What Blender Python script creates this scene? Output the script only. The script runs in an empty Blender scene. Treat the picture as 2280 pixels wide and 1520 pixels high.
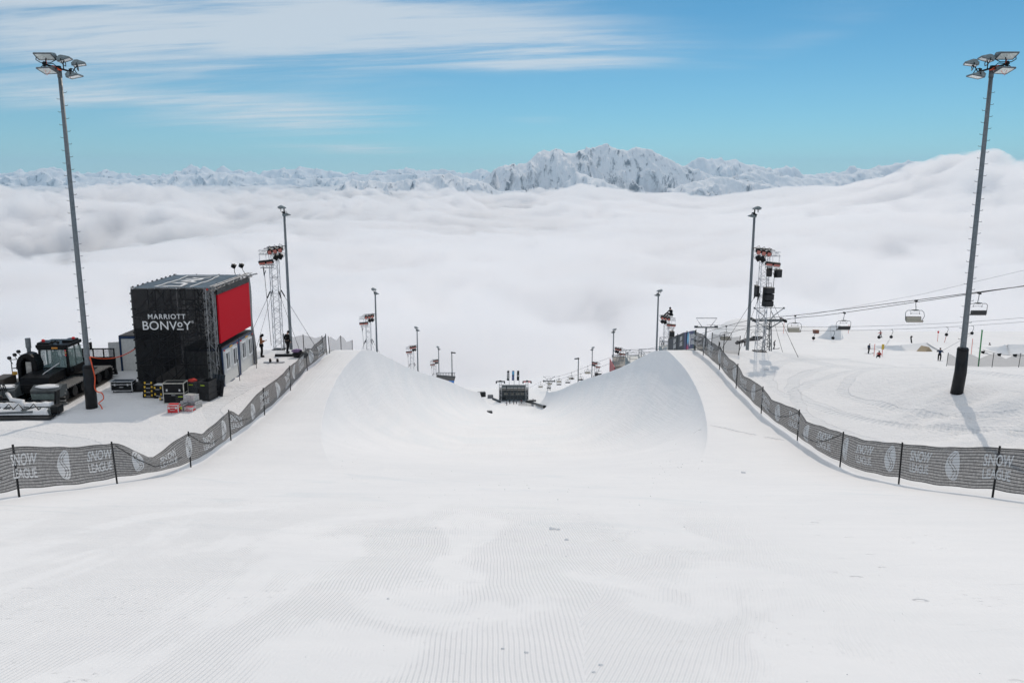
import bpy, bmesh, math, random
import numpy as np
from mathutils import Vector, Matrix, Euler

scene = bpy.context.scene
COL = scene.collection
RNG = random.Random(7)
FPX, TH = 1900.0, math.radians(11.02)
U0, V0 = 1145.0, 760.0
CT, ST = math.cos(TH), math.sin(TH)


def ray(u, v):
    """photo pixel -> (x, y, z) per metre of depth along the pipe axis frame"""
    a, b = (u - U0) / FPX, -(v - V0) / FPX
    return (a, CT + b * ST, -ST + b * CT)


def P(u, v, t):
    r = ray(u, v)
    return Vector((r[0] * t, r[1] * t, r[2] * t))


# ---------------------------------------------------------------- noise
_perm = np.random.RandomState(11).permutation(1024)
_g = np.random.RandomState(12).uniform(0, 2 * np.pi, 1024)
_gx, _gy = np.cos(_g), np.sin(_g)


def pn(x, y, seed=0):
    x = np.asarray(x, float); y = np.asarray(y, float)
    xi = np.floor(x).astype(int); yi = np.floor(y).astype(int)
    xf, yf = x - xi, y - yi
    u = xf * xf * xf * (xf * (xf * 6 - 15) + 10); v = yf * yf * yf * (yf * (yf * 6 - 15) + 10)

    def h(i, j):
        return _perm[(_perm[(i + seed * 37) & 1023] + j) & 1023]

    def d(i, j, a, b):
        k = h(i, j)
        return _gx[k] * a + _gy[k] * b
    n00 = d(xi, yi, xf, yf); n10 = d(xi + 1, yi, xf - 1, yf)
    n01 = d(xi, yi + 1, xf, yf - 1); n11 = d(xi + 1, yi + 1, xf - 1, yf - 1)
    return (n00 * (1 - u) + n10 * u) * (1 - v) + (n01 * (1 - u) + n11 * u) * v * 1.0


def fbm(x, y, o=4, seed=0, lac=2.03, gain=.5):
    s, a = 0, 1.0
    for k in range(o):
        s = s + a * pn(x, y, seed + k); x = np.asarray(x) * lac; y = np.asarray(y) * lac; a *= gain
    return s


def ridged(x, y, o=5, seed=0, lac=2.05, gain=.5):
    s, a, w = 0, 1.0, 1.0
    for k in range(o):
        n = (1 - np.abs(pn(x, y, seed + k)) * 1.8) ** 2
        s = s + a * n * w; w = np.clip(n * 1.3, 0, 1)
        x = np.asarray(x) * lac; y = np.asarray(y) * lac; a *= gain
    return s


def billow(x, y, o=5, seed=0, gain=.5):
    s, a = 0, 1.0
    for k in range(o):
        s = s + a * np.abs(pn(x, y, seed + k)); x = np.asarray(x) * 2.03; y = np.asarray(y) * 2.03; a *= gain
    return s


def sstep(a, b, x):
    t = np.clip((np.asarray(x, float) - a) / (b - a), 0, 1)
    return t * t * (3 - 2 * t)


def pchip(xs, ys):
    xs, ys = np.array(xs, float), np.array(ys, float)
    h = np.diff(xs); dl = np.diff(ys) / h
    m = np.zeros(len(xs)); m[0], m[-1] = dl[0], dl[-1]
    for i in range(1, len(xs) - 1):
        if dl[i - 1] * dl[i] > 0:
            w1, w2 = 2 * h[i] + h[i - 1], h[i] + 2 * h[i - 1]
            m[i] = (w1 + w2) / (w1 / dl[i - 1] + w2 / dl[i])

    def f(x):
        x = np.asarray(x, float)
        i = np.clip(np.searchsorted(xs, x) - 1, 0, len(xs) - 2)
        t = (x - xs[i]) / h[i]
        t2 = np.clip(t, -2, 3)
        v = ((2 * t2**3 - 3 * t2**2 + 1) * ys[i] + (t2**3 - 2 * t2**2 + t2) * h[i] * m[i]
             + (-2 * t2**3 + 3 * t2**2) * ys[i + 1] + (t2**3 - t2**2) * h[i] * m[i + 1])
        v = np.where(x < xs[0], ys[0] + (x - xs[0]) * m[0], v)
        return np.where(x > xs[-1], ys[-1] + (x - xs[-1]) * m[-1], v)
    return f


# ---------------------------------------------------------------- terrain height
f_deck = pchip([-20, -8, 0, 24.3, 30.2, 36.2, 42, 48, 60, 65.5, 71, 80, 94, 156, 225, 290, 318, 322, 400, 470, 520, 600],
               [2.6, 0.0, -2.3, -9.5, -11.3, -12.75, -13.4, -13.65, -13.55, -13.65, -14.6, -17.1, -21.2, -38, -57.3, -74.7, -82.5, -88.0, -101.5, -119, -136, -175])
f_floor = pchip([27, 62, 94, 156, 225, 290, 320, 400, 470, 520, 600], [-10.3, -20.3, -28.2, -45, -64.3, -81.7, -88.5, -101.5, -119, -136, -175])
f_right = pchip([-20, 0, 24.3, 36.2, 42, 48, 58, 80, 110, 140, 166, 200, 222, 245, 300, 400, 600],
                [2.6, -2.3, -9.5, -12.6, -13.0, -13.2, -14.4, -18.4, -24.2, -29.6, -33.6, -38.2, -40.6, -45.5, -64, -105, -200])
LIP = 12.2


def lipw(y):
    y = np.asarray(y, float)
    return np.where(y < 62, LIP * np.sqrt(np.clip(1 - ((62 - y) / 34.0) ** 2, 0.0, 1)), LIP)


def zg(x, y):
    x = np.asarray(x, float); y = np.asarray(y, float)
    D = f_deck(y)
    w = np.maximum(lipw(y), .01)
    s = np.clip(np.abs(x) / w, 0, 1)
    q = np.clip((s - .30) / .70, 0, 1)
    arc = 1 - np.sqrt(np.clip(1 - (q * .985) ** 2, 0, 1))
    arc = arc / (1 - math.sqrt(1 - .985**2))
    soft = sstep(.15, 1.0, s)
    m = sstep(31, 50, y)
    g = soft * (1 - m) + arc * m
    d = np.where(y > 27, np.maximum(D - f_floor(y), 0), 0) * sstep(27, 36, y)
    z = D - d * (1 - g)
    # right ski field
    sh = .12 * np.clip(y - 80, 0, 200)
    wr = sstep(17 + sh, 42 + sh, x)
    z = z * (1 - wr) + f_right(y) * wr
    z = z + 1.5 * sstep(19, 27, x) * sstep(41, 49, y + .12 * (x - 25)) * (1 - sstep(52, 64, y))
    z = z + 2.0 * np.exp(-((x - 66) / 20) ** 2 - ((y - 224) / 20) ** 2) + 1.8 * np.exp(-((x - 58) / 10) ** 2 - ((y - 222) / 9) ** 2)
    # left shoulder drops away behind the groomer
    yc = 62 - 7.5 * sstep(28, 34, -x)
    z = z - np.maximum(y - yc, 0) * .55 * sstep(20, 27, -x) * (1 - sstep(300, 340, y))
    z = z - np.maximum(-x - 34, 0) * .45 * sstep(30, 60, y)
    z = z - np.maximum(x - 150, 0) * .25 * sstep(60, 140, y)
    # gentle unevenness, rougher off the groomed course
    off = np.clip(sstep(14.5, 18, np.abs(x)), 0, 1)
    z = z + .10 * fbm(x * .16, y * .16, 3, 3) * (.35 + .65 * off)
    z = z + off * .13 * fbm(x * .7, y * .7, 4, 9) * (.35 + .65 * sstep(.0, .35, fbm(x * .09, y * .09, 2, 21)))
    bank = sstep(19, 24, x) * sstep(35, 40, y) * (1 - sstep(47, 51, y + .1 * (x - 25)))
    z = z + bank * (.22 * fbm(x * 1.5, y * 1.5, 3, 15) + .12 * fbm(x * 3.1, y * 3.1, 2, 18) + .10 * np.sin((y * 1.2 - x * .5) * 2.0))
    return z


def zgf(x, y):
    return float(zg(x, y))


def G(u, v, tmin=4.0, tmax=480.0):
    """point where the ray through a photo pixel meets the snow"""
    r = ray(u, v)
    ts = np.geomspace(tmin, tmax, 2400)
    h = ts * r[2] - zg(ts * r[0], ts * r[1])
    k = np.argmax(h < 0)
    if h[k] >= 0:
        return None
    a, b = ts[k - 1], ts[k]
    for _ in range(24):
        m = (a + b) / 2
        if m * r[2] - zgf(m * r[0], m * r[1]) < 0:
            b = m
        else:
            a = m
    return Vector((b * r[0], b * r[1], zgf(b * r[0], b * r[1])))


# ---------------------------------------------------------------- materials
def new_mat(name):
    m = bpy.data.materials.new(name); m.use_nodes = True
    nt = m.node_tree
    b = nt.nodes['Principled BSDF']
    return m, nt, b


def N(nt, typ, **kw):
    n = nt.nodes.new(typ)
    for k, v in kw.items():
        setattr(n, k, v)
    return n


def mathn(nt, op, a, b=None, c=None, clamp=False):
    n = nt.nodes.new('ShaderNodeMath'); n.operation = op; n.use_clamp = clamp
    for i, q in enumerate((a, b, c)):
        if q is None:
            continue
        if isinstance(q, (int, float)):
            n.inputs[i].default_value = q
        else:
            nt.links.new(q, n.inputs[i])
    return n.outputs[0]


def mapr(nt, val, a, b, c=0.0, d=1.0, smooth=True):
    n = nt.nodes.new('ShaderNodeMapRange'); n.interpolation_type = 'SMOOTHSTEP' if smooth else 'LINEAR'
    nt.links.new(val, n.inputs[0])
    for i, q in enumerate((a, b, c, d)):
        n.inputs[i + 1].default_value = q
    return n.outputs[0]


def noise(nt, vec, scale, detail=4, rough=.5, dist=0):
    n = nt.nodes.new('ShaderNodeTexNoise')
    n.inputs['Scale'].default_value = scale; n.inputs['Detail'].default_value = detail
    n.inputs['Roughness'].default_value = rough; n.inputs['Distortion'].default_value = dist
    if vec is not None:
        nt.links.new(vec, n.inputs['Vector'])
    return n.outputs['Fac']


def mixc(nt, fac, a, b):
    n = nt.nodes.new('ShaderNodeMix'); n.data_type = 'RGBA'
    for s, q in ((0, fac), (6, a), (7, b)):
        if isinstance(q, (int, float)):
            n.inputs[s].default_value = q
        elif isinstance(q, tuple):
            n.inputs[s].default_value = (*q, 1) if len(q) == 3 else q
        else:
            nt.links.new(q, n.inputs[s])
    return n.outputs[2]


MATS = {}


def mat(name, col, rough=.6, metal=0.0, var=.25, scale=6.0, bump=0.0, spec=.5, alpha=1.0, emit=0.0):
    """plain painted / metal / plastic surface with worn, uneven tone and gloss"""
    if name in MATS:
        return MATS[name]
    m, nt, b = new_mat(name)
    tc = N(nt, 'ShaderNodeTexCoord')
    f = noise(nt, tc.outputs['Object'], scale, 5, .6)
    lo = tuple(c * (1 - var) for c in col); hi = tuple(min(1, c * (1 + var)) for c in col)
    c = mixc(nt, mapr(nt, f, .3, .7), lo, hi)
    nt.links.new(c, b.inputs['Base Color'])
    nt.links.new(mapr(nt, f, .3, .7, max(.05, rough - .12), min(1, rough + .12)), b.inputs['Roughness'])
    b.inputs['Metallic'].default_value = metal
    b.inputs['Specular IOR Level'].default_value = spec
    b.inputs['Alpha'].default_value = alpha
    if emit:
        nt.links.new(c, b.inputs['Emission Color']); b.inputs['Emission Strength'].default_value = emit
    if bump:
        bn = N(nt, 'ShaderNodeBump'); bn.inputs['Strength'].default_value = bump; bn.inputs['Distance'].default_value = .02
        nt.links.new(f, bn.inputs['Height']); nt.links.new(bn.outputs[0], b.inputs['Normal'])
    MATS[name] = m
    return m


# ---------------------------------------------------------------- objects
def tag(o, label=None, cat=None, group=None, kind=None):
    if label: o['label'] = label
    if cat: o['category'] = cat
    if group: o['group'] = group
    if kind: o['kind'] = kind
    return o


def thing(name, label, cat, loc=(0, 0, 0), rz=0.0, group=None, rot=None):
    o = bpy.data.objects.new(name, None); COL.objects.link(o)
    o.empty_display_size = .2
    o.location = loc; o.rotation_euler = rot if rot else (0, 0, rz)
    return tag(o, label, cat, group)


def copy_tree(o, parent=None):
    c = o.copy(); COL.objects.link(c)
    if parent: c.parent = parent
    for ch in list(o.children):
        copy_tree(ch, c)
    return c


def link_mesh(name, me, m, parent=None, smooth=False):
    o = bpy.data.objects.new(name, me); COL.objects.link(o)
    for q in (m if isinstance(m, (list, tuple)) else [m]):
        me.materials.append(q)
    if smooth:
        me.polygons.foreach_set('use_smooth', [True] * len(me.polygons))
    if parent: o.parent = parent
    return o


class MB:
    """collects boxes, bars, tubes ... and links them as ONE mesh"""

    def __init__(self):
        self.v, self.f, self.mi = [], [], []

    def add(self, vs, fs, mi=0):
        n = len(self.v)
        self.v += [tuple(p) for p in vs]
        self.f += [tuple(n + i for i in q) for q in fs]
        self.mi += [mi] * len(fs)
        return self

    def box(self, c, s, rot=None, mi=0, bev=0.0):
        hx, hy, hz = s[0] / 2, s[1] / 2, s[2] / 2
        M = Euler(rot).to_matrix() if rot is not None and not isinstance(rot, Matrix) else (rot or Matrix.Identity(3))
        if bev > 0:
            bev = min(bev, hx * .45, hy * .45, hz * .45)
            bm = bmesh.new(); bmesh.ops.create_cube(bm, size=1)
            for q in bm.verts: q.co = Vector((q.co.x * s[0], q.co.y * s[1], q.co.z * s[2]))
            bmesh.ops.bevel(bm, geom=bm.edges[:], offset=bev, segments=2, affect='EDGES', profile=.5)
            bm.verts.index_update()
            vs = [M @ q.co + Vector(c) for q in bm.verts]
            fs = [[q.index for q in f.verts] for f in bm.faces]
            bm.free()
            return self.add(vs, fs, mi)
        vs = [M @ Vector((sx * hx, sy * hy, sz * hz)) + Vector(c) for sx in (-1, 1) for sy in (-1, 1) for sz in (-1, 1)]
        return self.add(vs, [(0, 1, 3, 2), (4, 6, 7, 5), (0, 4, 5, 1), (2, 3, 7, 6), (0, 2, 6, 4), (1, 5, 7, 3)], mi)

    def tube(self, pts, r, n=6, mi=0, caps=True):
        pts = [Vector(p) for p in pts]
        rs = r if isinstance(r, (list, tuple)) else [r] * len(pts)
        vs, fs = [], []
        up = None
        for i, p in enumerate(pts):
            d = (pts[min(i + 1, len(pts) - 1)] - pts[max(i - 1, 0)])
            d = d.normalized() if d.length > 1e-9 else Vector((0, 0, 1))
            if up is None:
                up = Vector((0, 0, 1)) if abs(d.z) < .9 else Vector((1, 0, 0))
            a = d.cross(up)
            if a.length < 1e-6: a = d.orthogonal()
            a.normalize(); b = a.cross(d).normalized(); up = b
            for k in range(n):
                t = 2 * math.pi * k / n
                vs.append(p + (a * math.cos(t) + b * math.sin(t)) * rs[i])
        for i in range(len(pts) - 1):
            for k in range(n):
                k2 = (k + 1) % n
                fs.append((i * n + k, i * n + k2, (i + 1) * n + k2, (i + 1) * n + k))
        if caps:
            fs.append(tuple(range(n))[::-1]); fs.append(tuple((len(pts) - 1) * n + k for k in range(n)))
        return self.add(vs, fs, mi)

    def prism(self, prof, axis, a, b, mi=0):
        """extrude a closed 2-D outline along axis (0 x, 1 y, 2 z) from a to b"""
        def mk(p, q):
            return {0: (q, p[0], p[1]), 1: (p[0], q, p[1]), 2: (p[0], p[1], q)}[axis]
        n = len(prof)
        vs = [mk(p, a) for p in prof] + [mk(p, b) for p in prof]
        fs = [tuple(range(n))[::-1], tuple(range(n, 2 * n))]
        fs += [(i, (i + 1) % n, n + (i + 1) % n, n + i) for i in range(n)]
        return self.add(vs, fs, mi)

    def ell(self, c, s, n=10, mi=0, rot=None):
        M = Euler(rot).to_matrix() if rot else Matrix.Identity(3)
        vs, fs = [], []
        k = n // 2 + 1
        for i in range(k + 1):
            ph = math.pi * i / k
            for j in range(n):
                t = 2 * math.pi * j / n
                vs.append(M @ Vector((s[0] * math.sin(ph) * math.cos(t), s[1] * math.sin(ph) * math.sin(t), s[2] * math.cos(ph))) + Vector(c))
        for i in range(k):
            for j in range(n):
                fs.append((i * n + j, (i + 1) * n + j, (i + 1) * n + (j + 1) % n, i * n + (j + 1) % n))
        return self.add(vs, fs, mi)

    def mesh(self, name):
        me = bpy.data.meshes.new(name)
        me.from_pydata(self.v, [], self.f)
        bm = bmesh.new(); bm.from_mesh(me)
        bmesh.ops.recalc_face_normals(bm, faces=bm.faces[:])
        bm.to_mesh(me); bm.free()
        if any(self.mi) and len(me.polygons) == len(self.mi):
            me.polygons.foreach_set('material_index', self.mi)
        me.update()
        return me

    def build(self, name, m, parent=None, smooth=False):
        o = link_mesh(name, self.mesh(name), m, parent, smooth)
        if smooth == 'auto':
            pass
        return o


def grid_mesh(name, X, Y, Z, m, smooth=True, parent=None, flip=False):
    r, c = X.shape
    co = np.stack([X, Y, Z], -1).reshape(-1, 3)
    i = np.arange(r * c).reshape(r, c)
    q = np.stack([i[:-1, :-1], i[:-1, 1:], i[1:, 1:], i[1:, :-1]], -1).reshape(-1, 4)
    if flip: q = q[:, ::-1]
    me = bpy.data.meshes.new(name)
    me.vertices.add(len(co)); me.vertices.foreach_set('co', co.ravel())
    me.loops.add(q.size); me.loops.foreach_set('vertex_index', q.ravel())
    me.polygons.add(len(q)); me.polygons.foreach_set('loop_start', np.arange(0, q.size, 4))
    me.polygons.foreach_set('loop_total', np.full(len(q), 4))
    me.update(calc_edges=True); me.validate()
    return link_mesh(name, me, m, parent, smooth)
# ================================================================ people
def skin_mesh(name, pts, edges, sub=1):
    """pts: {key: (x, y, z, rx[, ry])}; one continuous surface grown round a skeleton"""
    keys = list(pts)
    me = bpy.data.meshes.new('skeleton'); me.from_pydata([pts[k][:3] for k in keys], [(keys.index(a), keys.index(b)) for a, b in edges], [])
    o = bpy.data.objects.new('skeleton', me); COL.objects.link(o)
    o.modifiers.new('s', 'SKIN').use_smooth_shade = True
    sl = me.skin_vertices[0].data
    for i, k in enumerate(keys):
        q = pts[k]; sl[i].radius = (q[3], q[4] if len(q) > 4 else q[3]); sl[i].use_root = i == 0
    o.modifiers.new('b', 'SUBSURF').levels = sub
    dg = bpy.context.evaluated_depsgraph_get()
    out = bpy.data.meshes.new_from_object(o.evaluated_get(dg)); out.name = name
    bpy.data.objects.remove(o); bpy.data.meshes.remove(me)
    return out


def skeleton(pose):
    J = dict(pelvis=(0, 0, .95), chest=(0, -.01, 1.32), neck=(0, .01, 1.5), head=(0, .04, 1.63),
             shL=(-.19, 0, 1.42), shR=(.19, 0, 1.42), hipL=(-.1, 0, .9), hipR=(.1, 0, .9),
             knL=(-.12, .03, .5), knR=(.12, .03, .5), anL=(-.12, -.03, .1), anR=(.12, -.03, .1),
             elL=(-.28, -.03, 1.14), elR=(.28, -.03, 1.14), haL=(-.27, .1, .9), haR=(.27, .1, .9))
    if pose == 'phone':
        J.update(elL=(-.27, .02, 1.15), elR=(.27, .02, 1.15), haL=(-.06, .27, 1.22), haR=(.08, .28, 1.24), head=(0, .08, 1.61))
    elif pose == 'lean':
        J.update(elL=(-.27, -.08, 1.16), elR=(.29, -.06, 1.15), haL=(-.2, .06, .95), haR=(.24, .1, .93), knL=(-.14, .1, .52), anL=(-.17, .06, .1),
                 knR=(.13, -.05, .5), anR=(.16, -.2, .1), chest=(0, .02, 1.32), head=(0, .1, 1.62))
    elif pose == 'ski':
        J.update(pelvis=(0, -.12, .78), chest=(0, .1, 1.1), neck=(0, .18, 1.25), head=(0, .25, 1.37), shL=(-.19, .13, 1.2), shR=(.19, .13, 1.2), hipL=(-.1, -.12, .74), hipR=(.1, -.12, .74),
                 knL=(-.13, .16, .46), knR=(.13, .16, .46), elL=(-.34, .25, 1.0), elR=(.34, .25, 1.0), haL=(-.3, .5, .95), haR=(.3, .5, .95))
    elif pose == 'ride':
        J.update(pelvis=(0, -.05, .72), chest=(.03, .04, 1.05), neck=(.04, .1, 1.2), head=(.08, .13, 1.33), shL=(-.17, .03, 1.13), shR=(.22, .08, 1.13), hipL=(-.12, -.05, .68), hipR=(.12, -.05, .68),
                 knL=(-.28, .14, .44), knR=(.26, .14, .44), anL=(-.3, -.02, .1), anR=(.3, -.02, .1), elL=(-.42, .0, .98), elR=(.46, .1, 1.0), haL=(-.6, .14, .9), haR=(.62, .24, 1.02))
    elif pose == 'sit':
        J.update(pelvis=(0, -.1, .16), chest=(0, -.05, .52), neck=(0, .0, .68), head=(0, .06, .81), shL=(-.19, -.02, .6), shR=(.19, -.02, .6), hipL=(-.1, -.08, .15), hipR=(.1, -.08, .15),
                 knL=(-.16, .34, .36), knR=(.16, .34, .36), anL=(-.2, .62, .1), anR=(.2, .62, .1), elL=(-.3, .1, .42), elR=(.3, .1, .42), haL=(-.2, .32, .38), haR=(.2, .32, .38))
    return {k: Vector(v) for k, v in J.items()}


_pcache = {}


def person_parts(pose):
    if pose in _pcache: return _pcache[pose]
    J = skeleton(pose)

    def p(k, r, r2=None, dx=(0, 0, 0)):
        v = J[k] + Vector(dx); return (v.x, v.y, v.z, r, r2 or r)
    fw = (J['head'] - J['neck']).normalized()
    # bare body: trunk, neck, head with nose and ears, legs, arms, hands with five fingers
    pts = dict(pelvis=p('pelvis', .13, .1), chest=p('chest', .14, .1), neck=p('neck', .055), head=p('head', .085, .1), crown=p('head', .07, .08, fw * .09), nose=p('head', .02, None, (0, .105, -.01)),
               earL=p('head', .018, None, (-.085, 0, 0)), earR=p('head', .018, None, (.085, 0, 0)))
    ed = [('pelvis', 'chest'), ('chest', 'neck'), ('neck', 'head'), ('head', 'crown'), ('head', 'nose'), ('head', 'earL'), ('head', 'earR')]
    for s in 'LR':
        sx = -1 if s == 'L' else 1
        pts.update({'sh' + s: p('sh' + s, .055), 'el' + s: p('el' + s, .04), 'ha' + s: p('ha' + s, .028, .02), 'hip' + s: p('hip' + s, .085), 'kn' + s: p('kn' + s, .058), 'an' + s: p('an' + s, .04),
                    'toe' + s: p('an' + s, .035, None, (sx * .02, .16, -.05))})
        ed += [('chest', 'sh' + s), ('sh' + s, 'el' + s), ('el' + s, 'ha' + s), ('pelvis', 'hip' + s), ('hip' + s, 'kn' + s), ('kn' + s, 'an' + s), ('an' + s, 'toe' + s)]
        d = (J['ha' + s] - J['el' + s]).normalized(); side = d.cross(Vector((0, 0, 1)))
        side = (side if side.length > .1 else Vector((0, 1, 0))).normalized(); nrm = side.cross(d).normalized()
        q = J['ha' + s] + d * .07
        pts['pa' + s] = (q.x, q.y, q.z, .036, .02); ed.append(('ha' + s, 'pa' + s))
        for k, (off, ln) in enumerate(((-.03, .06), (-.01, .075), (.01, .07), (.03, .055))):
            a = q + side * off + d * .02; b_ = a + d * ln * .5 - nrm * .008; c = b_ + d * ln * .4 - nrm * .02
            for nm, w_, r in (('a', a, .011), ('b', b_, .0095), ('c', c, .008)): pts[f'f{k}{nm}{s}'] = (w_.x, w_.y, w_.z, r)
            ed += [('pa' + s, f'f{k}a{s}'), (f'f{k}a{s}', f'f{k}b{s}'), (f'f{k}b{s}', f'f{k}c{s}')]
        a = J['ha' + s] + side * -.035 + d * .03; b_ = a + d * .035 - side * .02
        pts['ta' + s] = (a.x, a.y, a.z, .012); pts['tb' + s] = (b_.x, b_.y, b_.z, .01)
        ed += [('ha' + s, 'ta' + s), ('ta' + s, 'tb' + s)]
    body = skin_mesh('body', pts, ed, 1)
    pts = dict(pelvis=p('pelvis', .165, .125, (0, 0, -.02)), waist=tuple((J['pelvis'] * .5 + J['chest'] * .5)) + (.155, .12), chest=p('chest', .18, .125), neck=p('neck', .075, None, (0, 0, -.02)))
    ed = [('pelvis', 'waist'), ('waist', 'chest'), ('chest', 'neck')]
    for s in 'LR':
        q = J['ha' + s] - (J['ha' + s] - J['el' + s]).normalized() * .02
        pts.update({'sh' + s: p('sh' + s, .085), 'el' + s: p('el' + s, .066), 'wr' + s: (q.x, q.y, q.z, .05)})
        ed += [('chest', 'sh' + s), ('sh' + s, 'el' + s), ('el' + s, 'wr' + s)]
    jacket = skin_mesh('jacket', pts, ed, 1)
    pts = dict(pelvis=p('pelvis', .145, .115, (0, 0, -.02))); ed = []
    for s in 'LR':
        pts.update({'hip' + s: p('hip' + s, .11), 'kn' + s: p('kn' + s, .085), 'an' + s: p('an' + s, .085, None, (0, 0, .04))})
        ed += [('pelvis', 'hip' + s), ('hip' + s, 'kn' + s), ('kn' + s, 'an' + s)]
    trousers = skin_mesh('trousers', pts, ed, 1)
    pts, ed = {}, []
    boots = []
    for s in 'LR':
        b = MB(); a = J['an' + s]
        b.tube([a + Vector((0, 0, .12)), a, a + Vector((0, .02, -.05))], [.075, .07, .065], 8).ell(a + Vector((0, .07, -.045)), (.062, .16, .06), 10); boots.append(b.mesh('boot'))
    b = MB(); h = J['head'] + fw * .045
    b.ell(h, (.105, .118, .115), 12); hat = b.mesh('hat')
    b = MB(); b.ell(J['head'] + Vector((0, -.03, -.01)), (.098, .095, .11), 10).tube([J['neck'] + Vector((0, -.04, 0)), J['head'] + Vector((0, -.06, -.03))], [.08, .095], 8); hood = b.mesh('hood')
    _pcache[pose] = dict(body=body, jacket=jacket, trousers=trousers, boot=boots[0], boot2=boots[1], hat=hat, hood=hood)
    return _pcache[pose]


SKIN = mat('skin', (.52, .33, .25), .55, var=.08)


def cloth(name, c):
    return mat('cloth_' + name, c, .85, var=.3, scale=14, bump=.25, spec=.15)


def person(loc, rz, pose, label, jacket, trousers, hat, group=None, hood=None, s=1.0, rot=None):
    t = thing('person', label, 'person', loc, rz, group, rot); t.scale = (s, s, s)
    P_ = person_parts(pose)
    for k, m in (('body', SKIN), ('jacket', jacket), ('trousers', trousers), ('boot', cloth('boots', (.03, .03, .032))), ('boot2', cloth('boots', (.03, .03, .032))), ('hat', hat), ('hood', hood)):
        if m is None: continue
        o = link_mesh(k.rstrip('2'), P_[k].copy(), m, t, True)
    return t


BLK, NAVY, RUST, GREY, RED_C, OLIVE = cloth('black', (.011, .0115, .013)), cloth('navy', (.03, .045, .08)), cloth('rust', (.30, .12, .055)), cloth('grey', (.2, .2, .21)), cloth('red', (.45, .05, .04)), cloth('olive', (.13, .12, .07))


def along(v):                                           # slope of the snow under a standing point, as rotation for boards and skis
    e = .6
    return math.atan2(zgf(v.x, v.y + e) - zgf(v.x, v.y - e), 2 * e), math.atan2(zgf(v.x + e, v.y) - zgf(v.x - e, v.y), 2 * e)


q = G(583, 795)
person(q, math.radians(-70), 'phone', 'person in a rust brown jacket with black hood looking down at a phone', RUST, BLK, BLK, None, BLK, 1.02)
b = MB().box((0, 0, 0), (.075, .012, .15), bev=.004)
ph = b.build('phone', mat('phone_black', (.02, .02, .022), .25))
ph.matrix_world = Matrix.Translation(q) @ Matrix.Rotation(math.radians(-70), 4, 'Z') @ Matrix.Translation((.01, .37, 1.27)) @ Matrix.Rotation(-.6, 4, 'X')
tag(ph, 'dark phone held by the person in the rust brown jacket', 'phone')
q = G(641, 786)
person(q, math.radians(-38), 'lean', 'person all in black with a black cap stepping beside the lamp mast', BLK, BLK, BLK, None, None, 1.0)
# ================================================================ lamp masts, light towers
GALV = mat('galvanised_steel', (.17, .19, .205), .5, .35, .25, 9)
GALVD = mat('weathered_steel', (.105, .12, .13), .55, .3, .25, 7)
ALU = mat('aluminium', (.55, .56, .58), .35, .8, .12, 12)
BLKM = mat('black_metal', (.011, .0115, .0125), .5, .2, .3, spec=.2)
BLKP = mat('black_plastic', (.009, .0095, .0105), .5, 0, .3, spec=.25)
VINYL = mat('black_vinyl', (.010, .0105, .012), .45, 0, .35, 5, bump=.5, spec=.3)
LENS = mat('floodlight_glass', (.62, .68, .68), .15, 0, .3, 18)  # pale base colour stands in for bright snow reflected in the glass
HOUSING = mat('lamp_housing', (.22, .25, .26), .5, .4, .2)
ORANGE = mat('orange_cable', (.75, .10, .03), .5, 0, .15)
SALMON = mat('salmon_gel', (.50, .17, .14), .4, 0, .2, 20)
WHITEP = mat('white_paint', (.78, .79, .79), .4, 0, .05)


def flood_meshes():
    prof = [(-.24, -.10), (-.26, .06), (-.12, .17), (.02, .18), (.40, .02), (.40, -.03)]
    a = MB().prism(prof, 0, -.5, .5)
    a.box((-.53, -.08, .0), (.06, .12, .14)).box((.53, -.08, .0), (.06, .12, .14)).box((0, -.29, .0), (.3, .08, .16))
    hm_ = a.mesh('housing')
    ang = math.atan2(.07, .64)
    g = MB().box((0, .075, -.073), (.9, .56, .02), rot=(ang, 0, 0)).mesh('glass')
    f = MB()
    for sx in (-1, 1): f.box((sx * .47, .08, -.085), (.05, .64, .03), rot=(ang, 0, 0))
    for yy, zz in ((-.22, -.115), (.385, -.047)): f.box((0, yy, zz), (.99, .04, .03), rot=(ang, 0, 0))
    k = MB().tube([(-.56, -.05, 0), (-.56, -.05, -.18), (-.3, -.05, -.34), (.3, -.05, -.34), (.56, -.05, -.18), (.56, -.05, 0)], .025, 5)
    return hm_, g, f.mesh('rim'), k.mesh('bracket')


FL = flood_meshes()


def floodlight(parent, loc, rz, tilt, under=False, s=1.0):
    o = link_mesh('floodlight', FL[0], HOUSING, parent) if not FL[0].materials else None
    if o is None:
        o = bpy.data.objects.new('floodlight', FL[0]); COL.objects.link(o); o.parent = parent
    o.location = loc; o.rotation_euler = Euler((tilt, 0, 0)).to_matrix().to_4x4().to_euler(); o.rotation_mode = 'XYZ'
    o.rotation_euler = (Matrix.Rotation(rz, 3, 'Z') @ Matrix.Rotation(tilt, 3, 'X')).to_euler(); o.scale = (s, s, s)
    for me, m in ((FL[1], LENS), (FL[2], GALVD), (FL[3], BLKM)):
        if not me.materials: me.materials.append(m)
        c = bpy.data.objects.new(me.name.split('.')[0], me); COL.objects.link(c); c.parent = o
        if me is FL[3] and under: c.rotation_euler = (math.pi, 0, 0)
    return o


PEG = MB().tube([(.0, 0, 0), (.16, 0, .0), (.19, 0, .05)], .014, 5).mesh('step_peg'); PEG.materials.append(GALVD)


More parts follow.
